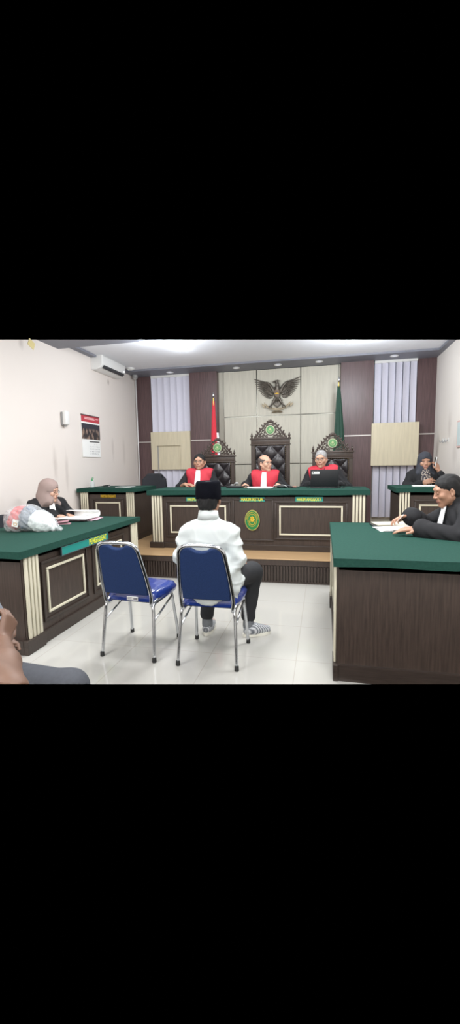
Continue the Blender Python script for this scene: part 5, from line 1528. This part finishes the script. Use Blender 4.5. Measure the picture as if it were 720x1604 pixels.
for i in range(len(outer) - 1): b.faces.new((vs1[0][i], vs1[0][i + 1], vs1[1][i + 1], vs1[1][i]))
o = obj('rolled_page', b, paper, t, 180); md = o.modifiers.new('s', 'SOLIDIFY'); md.thickness = .003
t = thing('pink_folder', 'folded dusky pink folder between the plastic bag and the open file', 'folder', (-2.60, 3.66, LT), .5)
b = nb(); cbox(b, (0, 0, .006), (.20, .10, .008), .002, Matrix.Rotation(.03, 3, 'Y')); obj('back_cover', b, M('dusky_pink', (178, 132, 142), .6), t)
b = nb(); cbox(b, (-.01, .005, .022), (.19, .10, .006), .002, Matrix.Rotation(-.10, 3, 'Y')); obj('front_cover', b, MATS['dusky_pink'], t)

t = thing('plastic_bag', 'large clear plastic bag of red, white and dark clothes on the left desk', 'bag', (-2.60, 3.25, LT), math.radians(8)); t.scale = (.82, .82, .74)
crumple = lambda amp, s: (lambda x, y, z: amp * (.9 - 1.3 * np.abs(np.sin(30 * x + 22 * z + s + 2 * np.sin(26 * y + 9 * z))) - .8 * np.abs(np.sin(34 * z - 30 * y + s + 1.5 * np.sin(40 * x)))))
S = Sculpt(); S.ell((-.14, 0, .17), (.10, .10, .13), k=.04); S.cap((-.20, 0, .10), (-.10, 0, .24), .08, .06, k=.03); S.plane((0, 0, .006), (0, 0, -1))
to_obj('red_cloth', S.mesh(.008, disp=crumple(.008, 1)), M('red_clothes', (214, 84, 84), .7), t)
S = Sculpt(); S.ell((.10, 0, .12), (.16, .12, .12), roty(.5), k=.05); S.cap((.10, 0, .09), (.24, 0, .04), .09, .04, k=.05); S.plane((0, 0, .006), (0, 0, -1))
to_obj('white_cloth', S.mesh(.007, disp=crumple(.010, 4)), M('white_clothes', (226, 232, 230), .7), t)
S = Sculpt(); S.ell((-.03, -.02, .17), (.075, .11, .13), roty(.3), k=.05); S.cap((-.06, -.05, .09), (0, -.04, .25), .05, .05, k=.05)
to_obj('dark_cloth', S.mesh(.008, disp=crumple(.010, 7)), M('slate_clothes', (112, 122, 136), .6), t)
b = nb(); cbox(b, (-.115, -.128, .115), (.07, .006, .09), .001, Matrix.Rotation(.25, 3, 'Y')); tg = obj('paper_tag', b, paper, t)
b = nb(); tube(b, [(-.115 + .018 * math.cos(a), -.133, .105 + .018 * math.sin(a)) for a in [2 * PI * i / 16 for i in range(16)]], .003, 5, closed=True); obj('tag_stamp', b, M('stamp_gold', (200, 150, 70), .5), tg)
# crinkled film: mostly clear, bright glints
film = bpy.data.materials.new('clear_film'); film.use_nodes = True
_n = film.node_tree; _b = _n.nodes['Principled BSDF']; _b.inputs['Base Color'].default_value = srgb(235, 238, 240); _b.inputs['Roughness'].default_value = .12; _b.inputs['Alpha'].default_value = .30; _b.inputs['Roughness'].default_value = .06
_z = _n.nodes.new('ShaderNodeTexNoise'); _z.inputs['Scale'].default_value = 34; _z.inputs['Detail'].default_value = 5; _u = _n.nodes.new('ShaderNodeBump'); _u.inputs['Strength'].default_value = 1.0; _u.inputs['Distance'].default_value = .02
_t = _n.nodes.new('ShaderNodeTexCoord'); _n.links.new(_t.outputs['Object'], _z.inputs['Vector']); _n.links.new(_z.outputs['Fac'], _u.inputs['Height']); _n.links.new(_u.outputs[0], _b.inputs['Normal'])
S = Sculpt(); S.ell((-.17, 0, .15), (.135, .125, .15), k=.05); S.ell((-.02, 0, .165), (.15, .15, .165), k=.06); S.ell((.12, 0, .115), (.16, .13, .125), roty(.5), k=.06); S.cap((.16, 0, .07), (.33, -.01, .02), .07, .022, k=.06); S.cap((-.24, -.02, .06), (-.16, -.02, .03), .06, .05, k=.05)
S.plane((0, 0, .003), (0, 0, -1))
to_obj('film', S.mesh(.008, disp=crumple(.007, 2)), film, t)

# right desk: files and loose sheets under his hands
t = thing('case_folders', 'black folder under a cream file on the right foreground desk', 'folder', (.57, 3.80, RT), .12)
b = nb(); cbox(b, (.0, 0, .006), (.30, .20, .010), .003); obj('black_folder', b, black_pl, t)
b = nb(); cbox(b, (.02, .02, .017), (.29, .19, .010), .003, Matrix.Rotation(.08, 3, 'Z')); obj('cream_file', b, cream, t)
papers('loose white sheet under the right hand of the reading man', (.60, 3.60, RT), .25, .33, .20, 3)
b = nb()
rows = []
for j in range(9):
    k = j / 8; rows.append([b.verts.new((.530 + .03 * k + .045 * k * k + .03 * u, 3.37 + .15 * u, RT + .012 + .155 * k - .02 * k * k)) for u in [i / 6 for i in range(7)]])
for j in range(8):
    for i in range(6): b.faces.new((rows[j][i], rows[j][i + 1], rows[j + 1][i + 1], rows[j + 1][i]))
o = obj('turned_page', b, paper, None, 180); md = o.modifiers.new('s', 'SOLIDIFY'); md.thickness = .0015
tagp(o, 'white page being lifted by the man reading at the right desk', 'paper')
